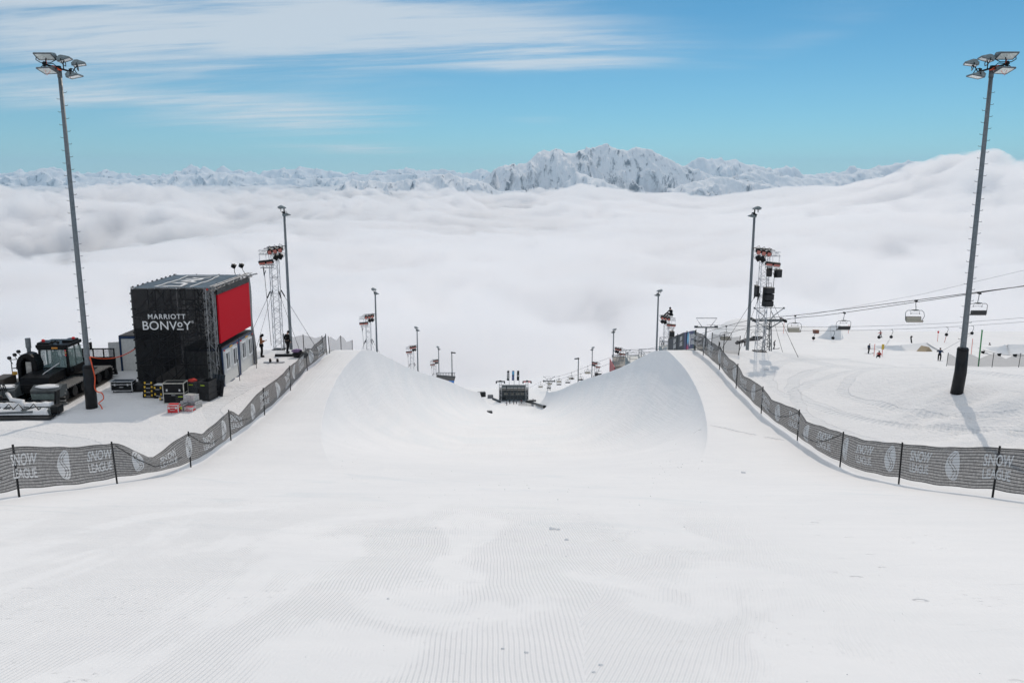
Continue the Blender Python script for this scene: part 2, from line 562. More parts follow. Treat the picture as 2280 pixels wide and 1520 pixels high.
def near_mast(label, base, top, outer):
    """tall steel mast with five floodlights, climbing pegs and a padded foot; outer is -1 or +1"""
    H = top.z - base.z
    t = thing('floodlight_mast', label, 'light mast', base, 0, 'floodlight masts along the halfpipe')
    MB().tube([(0, 0, -.4), (0, 0, 2.6), (0, 0, H * .5), (0, 0, H - .05)], [.175, .165, .135, .105], 14).build('pole', GALV, t, True)
    MB().tube([(0, 0, H - .55), (0, 0, H)], [.125, .125], 12).build('collar', GALVD, t, True)
    s = MB().tube([(outer * -.12 if outer > 0 else 0, -.02, -.1), (0, 0, 1.2), (0, 0, 2.55)], [.34, .33, .31], 14)
    s.tube([(0, 0, 2.5), (0, 0, 2.62)], [.325, .26], 14).build('padded_sleeve', VINYL, t, True)
    for k in range(44):
        z = 3.1 + k * (H - 4.1) / 44
        p_ = bpy.data.objects.new('step_peg', PEG); COL.objects.link(p_); p_.parent = t
        a = 0 if k % 2 else math.pi
        r = .15 - .05 * z / H
        p_.location = (math.cos(a) * r, 0, z); p_.rotation_euler = (0, 0, a)
    o = Vector((outer * math.cos(.27), 0, math.sin(.27)))
    c = Vector((0, -.16, H - .05))
    MB().tube([c + o * .85, c - o * .85], .055, 6).box(c, (.3, .2, .22)).box(c + o * .72, (.1, .16, .3)).box(c - o * .72, (.1, .16, .3)).build('crossbar', BLKM, t)
    inn = math.radians(90) * outer          # local +y turned to face the pipe
    face = math.pi
    for (dx, dz, dy, rz, tl, un) in ((.62, .58, -.1, face, .34, 0), (-.34, .42, -.1, inn * .82, .22, 0), (-1.02, .20, .1, inn * .75, .08, 0),
                                     (.52, -.16, -.12, face + .35 * outer, .30, 1), (-.76, -.44, -.05, inn * .9, .12, 1)):
        floodlight(t, (outer * dx, dy, H + dz), rz, tl, un)
    for dx, dz, dy in ((.62, .58, -.1), (-.34, .42, -.1), (-1.02, .20, .1), (.52, -.16, -.12), (-.76, -.44, -.05)):
        e_ = Vector((outer * dx, dy, H + dz)); n_ = c + o * max(-.85, min(.85, dx))
        MB().tube([n_, n_.lerp(e_, .5) + Vector((0, -.05, 0)), e_ + Vector((0, 0, -.1 if dz > 0 else .12))], .03, 5).build('strut', BLKM, t)
    for pts_, r_ in (([c + Vector((.05, -.12, -.1)), c + Vector((-.3 * outer, -.14, -.16)), c + Vector((.2 * outer, -.14, .12))], .022), ([c + o * .6, c + o * .6 + Vector((.05, -.1, .25))], .012),
                     ([c - o * .7, c - o * .7 + Vector((.05, -.1, -.35))], .012), ([c + Vector((outer * .35, -.1, -.16)), c + Vector((outer * .5, -.25, -.42)), c + Vector((outer * .66, -.1, -.14))], .012)):
        MB().tube(pts_, r_, 5).build('orange_wire', ORANGE, t)
    return t


bL = G(204, 908)
pr = ray(118, 150); tt = bL.y / pr[1]
near_mast('tall grey mast with five floodlights and an orange cable, beside the snow groomer', bL, Vector((0, 0, pr[2] * tt)), -1)
bR = G(2133, 872)
pr = ray(2197, 150); tt = bR.y / pr[1]
near_mast('tall grey mast with five floodlights on the rough snow bank right of the fence', bR, Vector((0, 0, pr[2] * tt)), 1)

# further masts: a pair of wedge heads each
mast0 = thing('floodlight_mast', None, 'light mast', (0, 0, 0), 0, 'floodlight masts along the halfpipe')
MB().tube([(0, 0, -1), (0, 0, 9), (0, 0, 19.6)], [.20, .17, .125], 12).build('pole', GALV, mast0, True)
MB().tube([(0, 0, 19.4), (0, 0, 20.5)], .07, 6).box((0, 0, 19.95), (.5, .3, .14), rot=(0, .4, 0)).build('crossbar', BLKM, mast0)
floodlight(mast0, (-.25, -.1, 20.55), math.radians(-72), -.04, 0, 1.22)
floodlight(mast0, (.12, .1, 19.75), math.radians(-60), .08, 1, 1.05)
mast0b = copy_tree(mast0)
for c in mast0b.children:
    if c.name.startswith('floodlight'):
        c.location.x *= -1; r_ = c.rotation_euler.copy(); c.rotation_euler = (Matrix.Scale(-1, 3, (1, 0, 0)) @ r_.to_matrix() @ Matrix.Scale(-1, 3, (1, 0, 0))).to_euler()
ML = [('slim grey mast with two floodlights directly behind the person in black', 632, 467, -25.2), ('second mast down the left lip, next to a white lattice light tower', 835, 647, -24.6),
      ('third mast down the left lip, small and slim', 928.5, 731, -24.2), ('fourth mast down the left lip, above the dark platform with a blue side', 976.5, 774, -24.2)]
MR = [('slim grey mast with two floodlights left of the tower hung with black speakers', 1680, 469, 25.2), ('mast on the right lip left of the tower with a person on top', 1466, 650, 24.8),
      ('mast on the right lip above the red sided shelter', 1366.5, 735, 24.6), ('small mast on the right lip below the red sided shelter', 1319, 775, 24.6)]
for i, (lab, u, v, x) in enumerate(ML + MR):
    src = mast0 if i < 4 else mast0b
    o = src if i in (0, 4) else copy_tree(src)
    r = ray(u, v); t_ = x / r[0]
    o.location = (x, r[1] * t_, r[2] * t_ - 20.3); o['label'] = lab
    o.rotation_euler = (0, 0, RNG.uniform(-.12, .12))
slim = thing('floodlight_mast', 'last thin pole with one flat lamp at the far end of the left lip', 'light mast', (0, 0, 0), 0, 'floodlight masts along the halfpipe')
MB().tube([(0, 0, -14), (0, 0, 6), (0, 0, 16)], [.26, .2, .16], 8).build('pole', GALVD, slim, True)
lh = MB().prism([(-.3, -.1), (1.5, -.25), (1.5, 0), (-.3, .3)], 1, -.45, .45).build('lamp_head', BLKM, slim)
lh.location = (0, 0, 16)
slim2 = copy_tree(slim); slim2['label'] = 'last thin pole with one flat lamp at the far end of the right lip'
for o, u, v, x, f in ((slim, 1006, 785, -24.0, 0), (slim2, 1288, 798, 24.0, math.pi)):
    r = ray(u, v); t_ = x / r[0]
    o.location = (x, r[1] * t_, r[2] * t_ - 16); o.rotation_euler = (0, 0, f)


# ---- lattice light towers
def lattice(mb, w, z0, z1, bay, rc=.028, rd=.016, d=None):
    d = d or w
    cs = [(-w / 2, -d / 2), (w / 2, -d / 2), (w / 2, d / 2), (-w / 2, d / 2)]
    for x, y in cs: mb.tube([(x, y, z0), (x, y, z1)], rc, 5)
    n = max(1, round((z1 - z0) / bay)); h_ = (z1 - z0) / n
    for k in range(n):
        a, b_ = z0 + k * h_, z0 + (k + 1) * h_
        for i in range(4):
            (xa, ya), (xb, yb) = cs[i], cs[(i + 1) % 4]
            if (k + i) % 2: (xa, ya), (xb, yb) = (xb, yb), (xa, ya)
            mb.tube([(xa, ya, a), (xb, yb, b_)], rd, 4)
            if k % 3 == 0: mb.tube([(xa, ya, a), (xb, yb, a)], rd, 4)
    return mb


def beam(mb, p0, p1, w, bay, rc=.022, rd=.013):
    p0, p1 = Vector(p0), Vector(p1); d = p1 - p0; L = d.length
    q = d.to_track_quat('Z', 'Y').to_matrix()
    t = lattice(MB(), w, 0, L, bay, rc, rd)
    mb.add([q @ Vector(v) + p0 for v in t.v], t.f)
    return mb


def light_tower(label, outer):
    """white lattice mast, 8 m, with a truss head carrying five spot heads and two strip lights; outer side is where the head overhangs"""
    t = thing('light_tower', label, 'light tower', (0, 0, 0), 0, 'lattice light towers along the lips')
    H = 7.7
    lattice(MB(), .62, -.6, H, .42).build('lattice_mast', ALU, t)
    MB().box((0, 0, .04), (.95, .95, .06)).build('base_plate', BLKM, t)
    e = outer
    h_ = MB(); beam(h_, (e * -.2, -.25, H - .15), (e * 1.1, -.25, H - .15), .3, .3); beam(h_, (e * .0, -.3, H - 1.2), (e * 1.0, -.3, H - 1.2), .24, .3)
    for x in (.0, .55, 1.05): h_.tube([(e * x, -.25, H - 1.2), (e * x, -.25, H - .2)], .018, 4)
    h_.build('truss_head', ALU, t)
    MB().tube([(e * .7, -.2, H + .12), (e * -.85, -.2, H + .30)], .035, 5).tube([(e * .6, .3, H + .2), (e * -.9, .3, H + .28)], .03, 5).build('top_rail', BLKM, t)
    for k, (x, z) in enumerate(((.16, -.05), (-.26, .02), (-.66, .10), (-.30, -.50), (-.64, -.43))):
        m = MB().box((0, 0, 0), (.36, .38, .40), bev=.05).tube([(-.24, 0, 0), (-.24, 0, .34), (.24, 0, .34), (.24, 0, 0)], .02, 4)
        sp_ = m.build('spot_head', BLKM, t); sp_.location = (e * x, -.42, H + z); sp_.rotation_euler = (.25, e * -.5, e * -.35)
        if k < 3:
            l = MB().box((0, -.195, -.05), (.27, .02, .27), rot=(0, .78, 0)).build('lens', SALMON, sp_)
    for k in range(2):
        m = MB().box((0, 0, 0), (.54, .2, .16)).box((0, .1, -.12), (.58, .05, .22)).build('strip_light', BLKM, t)
        m.location = (e * (.22 + .58 * k), -.52, H - .78 - .06 * k); m.rotation_euler = (.3, e * .12, 0)
        MB().box((0, -.105, -.1), (.46, .02, .17)).build('lens', SALMON, m)
    for sx, sy in ((-1, -1), (1, -1), (-1, 1), (1, 1)):
        MB().tube([(sx * .32, sy * .32, 4.6), (sx * 2.6, sy * 2.4, -.5)], .014, 4).tube([(sx * .34, sy * .34, 4.6), (sx * .55, sy * .54, 4.1)], .05, 5).tube([(sx * 1.9, sy * 1.75, 1.05), (sx * 2.6, sy * 2.4, -.5)], .02, 4).build('guy_wire', BLKM, t)
    MB().tube([(e * .75, -.3, H - 1.3), (e * .62, -.3, 3.5), (e * .5, -.3, .4)], .02, 4).tube([(e * .8, -.3, H - 1.2), (e * .75, -.34, H - 1.9), (e * .6, -.3, H - 1.5)], .03, 5).build('cable', BLKP, t)
    return t


LT = light_tower('tall white lattice light tower behind the person in the brown jacket', -1)
RT = light_tower('lattice light tower hung with a big black speaker stack, beside the lift pylon', 1)
TL = [('tall white lattice light tower behind the person in the brown jacket', 608, 784, -19.0, 548), ('second lattice light tower along the left lip', 819, 0, -19.2, 699), ('third lattice light tower along the left lip, beside a small mast', 917, 0, -19.2, 769),
      ('smallest lattice light tower on the left lip, before the dark platform with a blue side', 968, 0, -19.2, 800)]
TR = [('lattice light tower hung with a big black speaker stack, beside the lift pylon', 1704, 780, 19.6, 552), ('lattice light tower on the right lip with a person on its top', 1485, 0, 19.6, 702), ('lattice light tower rising beside the red sided shelter', 1379, 0, 19.4, 773),
      ('smallest lattice light tower on the right lip', 1326.5, 0, 19.4, 805)]
TOWERS = []
for i, (lab, u, v, x, vt) in enumerate(TL + TR):
    src = LT if i < 4 else RT
    o = src if i in (0, 4) else copy_tree(src)
    r = ray(u, vt); t_ = x / r[0]
    y, ztop = r[1] * t_, r[2] * t_
    zb = zgf(x, y)
    s_ = (ztop - zb) / 8.0 if i in (0, 4) else 1.0
    o.location = (x, y, zb if i in (0, 4) else ztop - 8.0); o.scale = (1, 1, s_); o['label'] = lab
    TOWERS.append((Vector((x, y, zb)), ztop))


# ---- loudspeakers hung on the right hand towers
def speaker(label, loc, size, rz, n=1, tilt=0.0, group=None):
    t = thing('loudspeaker', label, 'loudspeaker', loc, rz, group)
    w_, d, h_ = size
    for k in range(n):
        b_ = MB().prism([(-d / 2, -h_ / 2 * .9), (d / 2, -h_ / 2), (d / 2, h_ / 2), (-d / 2, h_ / 2 * .9)], 0, -w_ / 2, w_ / 2).build('cabinet', BLKP, t)
        b_.location = (0, .03 * k, -k * (h_ + .02)); b_.rotation_euler = (tilt + .03 * k, 0, 0)
        MB().box((0, -d / 2 - .01, 0), (w_ * .94, .03, h_ * .88)).build('grille', mat('speaker_grille', (.03, .03, .032), .7, .3), b_)
    MB().tube([(-w_ * .3, 0, h_ / 2), (-w_ * .3, 0, h_ / 2 + .3), (w_ * .3, 0, h_ / 2 + .3), (w_ * .3, 0, h_ / 2)], .02, 4).build('rigging_bracket', BLKM, t)
    return t


o, zt = TOWERS[4]
sg = 'loudspeakers hung on the lattice towers'
speaker('tall stack of black loudspeakers halfway up the lattice tower on the right', (o.x + .28, o.y - .55, zt - 3.25), (.70, .55, .50), .25, 3, 0, sg)
speaker('flat black loudspeaker on the outer edge of the right tower beside the stack', (o.x - .48, o.y + .1, zt - 3.4), (.2, .5, .95), .2, 1, 0, sg)
speaker('small tilted black loudspeaker just under the truss head of the right tower', (o.x + .25, o.y - .5, zt - 1.85), (.40, .4, .62), -.4, 1, .3, sg)
speaker('small square black loudspeaker hanging free at the outer side of the right tower', (o.x + 1.0, o.y - .3, zt - 1.95), (.46, .4, .68), .3, 1, 0, sg)
o, zt = TOWERS[5]
speaker('black loudspeaker hanging below the head of the tower with a person on top', (o.x + .65, o.y - .4, zt - 2.6), (.5, .5, 1.3), .2, 1, 0, sg)
speaker('black loudspeaker low on the tower with a person on top', (o.x + .05, o.y - .5, zt - 5.6), (.8, .5, 1.5), .2, 1, 0, sg)
o, zt = TOWERS[6]
speaker('black loudspeaker on the tower beside the red sided shelter', (o.x + .3, o.y - .4, zt - 2.6), (.6, .5, 1.3), .2, 1, .2, sg)
o, zt = TOWERS[7]
speaker('black loudspeaker on the smallest tower of the right lip', (o.x + .2, o.y - .4, zt - 3.2), (.7, .5, 1.2), .2, 1, 0, sg)
o, zt = TOWERS[5]
person((o.x + .45, o.y, zt - .1), math.radians(120), 'sit', 'person in black sitting on top of a lattice light tower', BLK, BLK, BLK, None, None, 1.25)
# ================================================================ nets along the course
nm, nt, b = new_mat('black_safety_net')
uvn = N(nt, 'ShaderNodeUVMap'); sp_ = N(nt, 'ShaderNodeSeparateXYZ'); nt.links.new(uvn.outputs[0], sp_.inputs[0])
fr = mathn(nt, 'FRACT', mathn(nt, 'MULTIPLY', sp_.outputs[1], 13.0))
line = mathn(nt, 'MULTIPLY', mathn(nt, 'LESS_THAN', fr, .27), 1.0)
edge = mathn(nt, 'MAXIMUM', mathn(nt, 'LESS_THAN', sp_.outputs[1], .025), mathn(nt, 'GREATER_THAN', sp_.outputs[1], .97))
line = mathn(nt, 'MAXIMUM', line, edge)
gv = noise(nt, uvn.outputs[0], 9, 4, .6)
al = mathn(nt, 'MAXIMUM', mathn(nt, 'MULTIPLY', line, .96), mapr(nt, gv, .3, .7, .62, .78))
nt.links.new(al, b.inputs['Alpha']); b.inputs['Base Color'].default_value = (.014, .0145, .016, 1); b.inputs['Roughness'].default_value = .75
NETM = nm
pm, nt, b = new_mat('white_net_print')
uvn = N(nt, 'ShaderNodeUVMap'); sp_ = N(nt, 'ShaderNodeSeparateXYZ'); nt.links.new(uvn.outputs[0], sp_.inputs[0])
fr = mathn(nt, 'FRACT', mathn(nt, 'MULTIPLY', sp_.outputs[1], 13.0))
nt.links.new(mapr(nt, fr, .26, .30, .55, .95), b.inputs['Alpha'])
b.inputs['Base Color'].default_value = (.62, .63, .64, 1); b.inputs['Roughness'].default_value = .8
PRINTM = pm
GNET = mat('grey_net', (.06, .06, .062), .8, alpha=.40)


def uv_mesh(name, vs, fs, uvs):
    me = bpy.data.meshes.new(name); me.from_pydata(vs, [], fs)
    ul = me.uv_layers.new(name='UVMap')
    li = np.empty(len(me.loops), int); me.loops.foreach_get('vertex_index', li)
    ul.data.foreach_set('uv', np.array(uvs, float)[li].ravel())
    return me


def text_polys(txt, size=1.0, bold=0.0, spacing=1.0, align='CENTER', res=3):
    cu = bpy.data.curves.new('lettering', 'FONT'); cu.body = txt; cu.size = size; cu.align_x = align; cu.offset = bold; cu.space_character = spacing; cu.resolution_u = res
    o = bpy.data.objects.new('lettering', cu); COL.objects.link(o)
    me = bpy.data.meshes.new_from_object(o.evaluated_get(bpy.context.evaluated_depsgraph_get()))
    v = [tuple(q.co) for q in me.vertices]; f = [tuple(p.vertices) for p in me.polygons]
    bpy.data.objects.remove(o); bpy.data.curves.remove(cu); bpy.data.meshes.remove(me)
    return v, f


_T1 = text_polys('SNOW', .50, .010, 1.0); _T2 = text_polys('LEAGUE', .44, .008, .95)
TXT_V = [(x, y + .06, 0) for x, y, z in _T1[0]] + [(x, y - .36, 0) for x, y, z in _T2[0]]
TXT_F = _T1[1] + [tuple(i + len(_T1[0]) for i in f) for f in _T2[1]]


def badge():
    """pale rounded lozenge with an S shaped ribbon left out of it"""
    n, vs, fs, idx = 44, [], [], {}

    def inside(x, y):
        if (abs(x) / .40) ** 2.3 + (abs(y) / .50) ** 1.7 > 1: return False
        cl = .17 * math.sin(y / .40 * math.pi)              # S centre line
        for k in (-1, 1):
            if abs(x - (-cl) * 1.0 - k * .085) < .028 and abs(y) < .42: return False
        return not (abs(y) < .40 and abs(abs(y) - .2) < .02 and abs(x) < .25 and x * y < 0)
    for i in range(n):
        for j in range(n + 10):
            x, y = -.42 + .84 * i / n, -.52 + 1.04 * j / (n + 10)
            dx, dy = .84 / n, 1.04 / (n + 10)
            if not inside(x + dx / 2, y + dy / 2): continue
            q = []
            for a, c in ((i, j), (i + 1, j), (i + 1, j + 1), (i, j + 1)):
                if (a, c) not in idx: idx[a, c] = len(vs); vs.append((-.42 + dx * a, -.52 + dy * c, 0))
                q.append(idx[a, c])
            fs.append(tuple(q))
    return vs, fs


BDG = badge()


def course_fence(name, label, posts, side, sag, bulge, prints=True, hgt=1.32, lift=.26, m=None, first=0.0, grp=None):
    """posts: foot points; side: +1 when the printed face looks to +x. Net spans sag between the posts."""
    t = thing(name, label, 'safety fence', posts[0], 0, grp)
    o0 = Vector(posts[0])
    feet = [Vector(p) for p in posts]
    L = [0]
    for a, c in zip(feet, feet[1:]): L.append(L[-1] + (c - a).length)

    def S(l, h):
        i = max(0, min(len(feet) - 2, int(np.searchsorted(L, l, 'right') - 1)))
        s = (l - L[i]) / (L[i + 1] - L[i])
        p = feet[i].lerp(feet[i + 1], s)
        p.z = p.z * .35 + .65 * zgf(p.x, p.y)
        k = 4 * s * (1 - s)
        sg, ps = sag[i]
        kk = max(0.0, 1 - abs((s - ps) / (ps if s < ps else 1 - ps))) ** 1.3
        top = lift + hgt - sg * kk
        bot = lift * (1 - .25 * k)
        z = bot + (top - bot) * h + .012 * math.sin(l * 3.1 + h * 5)
        w_ = bulge[i % len(bulge)] * k * math.sin(h * math.pi) + .03 * math.sin(l * 1.7 + h * 2.0) * k + .10 * kk * sg * math.sin(h * 9)
        return p + Vector((w_ * side, 0, z)) - o0
    for i, f in enumerate(feet):
        lean = Vector((RNG.uniform(-.05, .05), RNG.uniform(-.05, .05), 0))
        MB().tube([f - o0 - Vector((0, 0, .3)), f - o0 + Vector((-side * .03, 0, lift + hgt + .06)) + lean], .032, 6).build('post', BLKP, t)
    for i in range(len(feet) - 1):
        vs, uvs, fs = [], [], []
        nh, ns = 10, 18
        for a in range(ns + 1):
            for c in range(nh + 1):
                vs.append(tuple(S(L[i] + (L[i + 1] - L[i]) * min(a / ns, .9999), c / nh))); uvs.append((a / ns * (L[i + 1] - L[i]), c / nh))
        for a in range(ns):
            for c in range(nh):
                k = a * (nh + 1) + c; fs.append((k, k + nh + 1, k + nh + 2, k + 1))
        link_mesh('net', uv_mesh('net', vs, fs, uvs), m or NETM, t, True)
        # a loose tie line slung across the span
        if prints and sag[i][0] > .12:
            MB().tube([S(L[i] + .05, .93) + Vector((side * .02, 0, 0))] + [S(L[i] + (L[i + 1] - L[i]) * q, .9 - 1.35 * q * (1 - q) - .4 * q) + Vector((side * .03, 0, 0)) for q in (.2, .4, .6, .8)], .018, 4).build('tie_line', BLKP, t)
    if prints:
        l, k = first, 0
        while l < L[-1] - .6:
            V_, F_ = (TXT_V, TXT_F) if k % 2 else BDG
            vs, uvs = [], []
            for x, y, _ in V_:
                ll = l + side * x
                if ll < .02 or ll > L[-1] - .02: ll = min(max(ll, .02), L[-1] - .02)
                h = .53 + y / hgt
                vs.append(tuple(S(ll, h) + Vector((side * .022, 0, 0)))); uvs.append((x, h))
            link_mesh('printed_logo' if k % 2 == 0 else 'printed_name', uv_mesh('print', vs, F_, uvs), PRINTM, t)
            l += 2.35; k += 1
    return t


def foot(x, y): return Vector((x, y, zgf(x, y)))


yl = [12.4, 18.5, 24.3, 30.2, 36.2, 42.2, 47.8, 53.3, 58.8, 64.6]
course_fence('mesh_fence', 'black striped net fence with white prints along the left edge of the course', [foot(-14.5 - (.3 if 1 < i < 4 else 0) + .12 * math.sin(i * 2.1), y) for i, y in enumerate(yl)], 1,
             [(.2, .5), (.30, .55), (.08, .5), (.80, .42), (.36, .3), (.50, .22), (.10, .5), (.12, .3), (.22, .2)], [.15, .22, -.12, .3, .2], True, first=1.1)
yr = [12.6, 18.6, 24.5, 30.4, 36.4, 42.2, 48.2, 54, 59.2, 64.3, 67.0]
course_fence('mesh_fence', 'black striped net fence with white prints along the right edge of the course', [foot(14.5 + .1 * math.sin(i * 1.7), y) for i, y in enumerate(yr)], -1,
             [(.1, .5), (.1, .5), (.04, .5), (.06, .5), (.30, .78), (.34, .72), (.30, .7), (.14, .6), (.12, .5), (.05, .5)], [.12, .1, .14, .22, .3], True, first=.5)
gf = 'plain grey nets at the end of the course'
course_fence('net_fence', 'short grey net with thin posts behind the two standing people', [foot(-18.3, 66.5), foot(-16.6, 66.0), foot(-14.9, 65.2)], 1, [(.22, .5), (.2, .6)], [.1], False, 1.25, .1, GNET, grp=gf)
course_fence('net_fence', 'grey net sagging down over the brow beyond the last left fence post', [foot(-14.4, 65.2), Vector((-14.6, 70.5, zgf(-14.6, 70.5) - .1)), foot(-14.9, 77)], 1, [(.45, .55), (.4, .5)], [.1], False, 1.2, .1, GNET, grp=gf)
course_fence('net_fence', 'grey net standing beyond the brow right of the printed fence', [foot(15.6, 66.3), foot(16.4, 65.6), foot(17.3, 64.4)], -1, [(.1, .5), (.1, .5)], [.1], False, 1.4, .05, GNET, grp=gf)
# coloured banner running on downhill from the last right hand post
bm_, nt, b = new_mat('night_sky_banner')
uvn = N(nt, 'ShaderNodeUVMap'); sp_ = N(nt, 'ShaderNodeSeparateXYZ'); nt.links.new(uvn.outputs[0], sp_.inputs[0])
u_, v_ = sp_.outputs[0], sp_.outputs[1]
dd = mathn(nt, 'SQRT', mathn(nt, 'ADD', mathn(nt, 'POWER', mathn(nt, 'MULTIPLY', mathn(nt, 'SUBTRACT', u_, 3.4), .55), 2), mathn(nt, 'POWER', mathn(nt, 'SUBTRACT', v_, .62), 2)))
c = mixc(nt, mapr(nt, dd, .12, .55), (.16, .50, .75), (.05, .06, .16))
pk = mathn(nt, 'SQRT', mathn(nt, 'ADD', mathn(nt, 'POWER', mathn(nt, 'MULTIPLY', mathn(nt, 'SUBTRACT', u_, 3.6), .5), 2), mathn(nt, 'POWER', mathn(nt, 'SUBTRACT', v_, -.05), 2)))
c = mixc(nt, mapr(nt, pk, .45, .15), c, (.55, .06, .16))
c = mixc(nt, mapr(nt, u_, 4.6, 5.2), c, (.012, .02, .032))
c = mixc(nt, mapr(nt, u_, 1.6, .9), c, (.02, .07, .10))
nt.links.new(c, b.inputs['Base Color']); b.inputs['Roughness'].default_value = .6
t = thing('printed_banner', 'dark blue and pink banner fence dipping over the brow beyond the right fence', 'banner', foot(14.5, 67))
o0 = t.location.copy()
pts = [(14.5, 67.0), (14.6, 71), (14.6, 75.0), (14.6, 79.2)]


def bs(l, h):
    l = min(max(l, 0), 11.999); i = int(l / 4); s = l / 4 - i
    a, c_ = pts[i], pts[i + 1]
    x, y = a[0] + (c_[0] - a[0]) * s, a[1] + (c_[1] - a[1]) * s
    return Vector((x + .05 * math.sin(l * 2) * h, y, zgf(x, y) + .12 + 1.5 * h)) - o0


vs = [tuple(bs(12 * a / 24, c_ / 4)) for a in range(25) for c_ in range(5)]; uvs = [(12 * a / 24, c_ / 4) for a in range(25) for c_ in range(5)]
fs = [(a * 5 + c_, a * 5 + c_ + 5, a * 5 + c_ + 6, a * 5 + c_ + 1) for a in range(24) for c_ in range(4)]
link_mesh('printed_cloth', uv_mesh('cloth', vs, fs, uvs), bm_, t, True)
for x, y in pts:
    p = foot(x, y) - o0; MB().tube([p - Vector((0, 0, .3)), p + Vector((0, 0, 1.72))], .035, 6).build('post', BLKP, t)
for l, (V_, F_), nm_ in ((2.3, BDG, 'printed_logo'), (1.2, (TXT_V, TXT_F), 'printed_name'), (6.2, (TXT_V, TXT_F), 'printed_name'), (9.0, (TXT_V, TXT_F), 'printed_name')):
    vs = [tuple(bs(l - x * .8, .52 + y * .72) + Vector((-.03, 0, 0))) for x, y, _ in V_]
    link_mesh(nm_, uv_mesh('print', vs, F_, [(x, 0) for x, y, _ in V_]), WHITEP, t)
# ================================================================ screen tower, cabins, freight
FABRIC, nt, b = new_mat('black_scrim')
pos = N(nt, 'ShaderNodeTexCoord').outputs['Object']
f = noise(nt, pos, 1.1, 5, .6); f2 = noise(nt, pos, 240, 2, .5)
nt.links.new(mixc(nt, mapr(nt, f, .3, .7), (.009, .0095, .0105), (.016, .0165, .018)), b.inputs['Base Color'])
nt.links.new(mapr(nt, f, .25, .75, .80, .93), b.inputs['Alpha']); b.inputs['Roughness'].default_value = .8; b.inputs['Specular IOR Level'].default_value = .12
bn = N(nt, 'ShaderNodeBump'); bn.inputs['Strength'].default_value = .35; bn.inputs['Distance'].default_value = .12
sx = N(nt, 'ShaderNodeSeparateXYZ'); nt.links.new(pos, sx.inputs[0])
cv = N(nt, 'ShaderNodeCombineXYZ'); nt.links.new(mathn(nt, 'MULTIPLY', sx.outputs[0], .35), cv.inputs[0]); nt.links.new(mathn(nt, 'MULTIPLY', sx.outputs[2], 1.6), cv.inputs[2]); nt.links.new(mathn(nt, 'MULTIPLY', sx.outputs[1], .5), cv.inputs[1])
nt.links.new(noise(nt, cv.outputs[0], 1.2, 4, .55, .6), bn.inputs['Height']); nt.links.new(bn.outputs[0], b.inputs['Normal'])
ROOFM = mat('slate_tarpaulin', (.055, .068, .078), .42, 0, .25, 2.5, bump=.6)
SCREEN = mat('red_led_screen', (.46, .007, .018), .75, 0, .05, 60, emit=.10, spec=.08)
SCAF = mat('scaffold_steel', (.27, .28, .29), .4, .6, .25)
BLUEF = mat('blue_steel_frame', (.022, .05, .12), .45, .1, .3)
CABW = mat('cream_cabin_panel', (.78, .78, .75), .55, 0, .06)
GLASSD = mat('dark_window_glass', (.05, .06, .065), .06, 0, .3, 3, spec=.8)
ROOFD = mat('dark_roof_felt', (.045, .045, .045), .8, 0, .3)

TX0, TX1, TY0, TY1 = -24.3, -19.7, 53.7, 61.0
TZ0, TZ1 = -13.72, -7.05
tw = thing('screen_tower', 'black scrim covered scaffold tower with a big red screen and white hotel lettering', 'screen tower', (TX0, TY0, TZ0))
W, D, H = TX1 - TX0, TY1 - TY0, TZ1 - TZ0
sc = MB()
xs, ys_, zs = [0, 1.5, 3.1, W], [0, 2.4, 4.9, D], [.1, 1.7, 3.3, 4.9, H - .06]
for x in xs:
    for y in ys_: sc.tube([(x, y, 0), (x, y, H + (.1 if x in (0, W) or y in (0, D) else 0))], .035, 5)
for z in zs:
    for x in xs: sc.tube([(x, -.05, z), (x, D + .05, z)], .03, 5)
    for y in ys_: sc.tube([(-.05, y, z), (W + (.9 if z > 6 else .05), y, z)], .03, 5)
for y in ys_:
    for a, (x0, x1) in enumerate(((0, 1.5), (1.5, 3.1), (3.1, W))):
        for k in range(4):
            if (a + k) % 2: sc.tube([(x0, y + .04, zs[k]), (x1, y + .04, zs[k + 1])], .024, 4)
            else: sc.tube([(x1, y + .04, zs[k]), (x0, y + .04, zs[k + 1])], .024, 4)
sc.build('scaffold', SCAF, tw)
for x, z in [(0, q) for q in np.arange(.5, H, .55)] + [(W, q) for q in np.arange(.5, H, .8)]:
    pass
cl_ = MB()
for q in np.arange(.35, H, .5): cl_.box((-.05, -.03, q), (.1, .08, .09)).box((W + .03, -.04, q), (.09, .08, .09))
for q in np.arange(.3, D, .75): cl_.box((-.02, q, H + .05), (.09, .09, .12))
co_ = cl_.build('couplers', BLKM, tw); co_['kind'] = 'stuff'
# front scrim: taut between its edges, with soft folds and a slack lower hem
n, m_ = 26, 34
gx, gz = np.meshgrid(np.linspace(.02, W - .02, n), np.linspace(.15, H - .02, m_))
gy = -.13 - .04 * np.sin(gz * 5 + gx * .8) * np.exp(-gz * .45) - .04 * fbm(gx * .8, gz * 1.1, 3, 5) - .02 * np.sin(np.pi * gx / W) * np.sin(np.pi * gz / H)
grid_mesh('front_scrim', gx, gy, gz, FABRIC, True, tw)
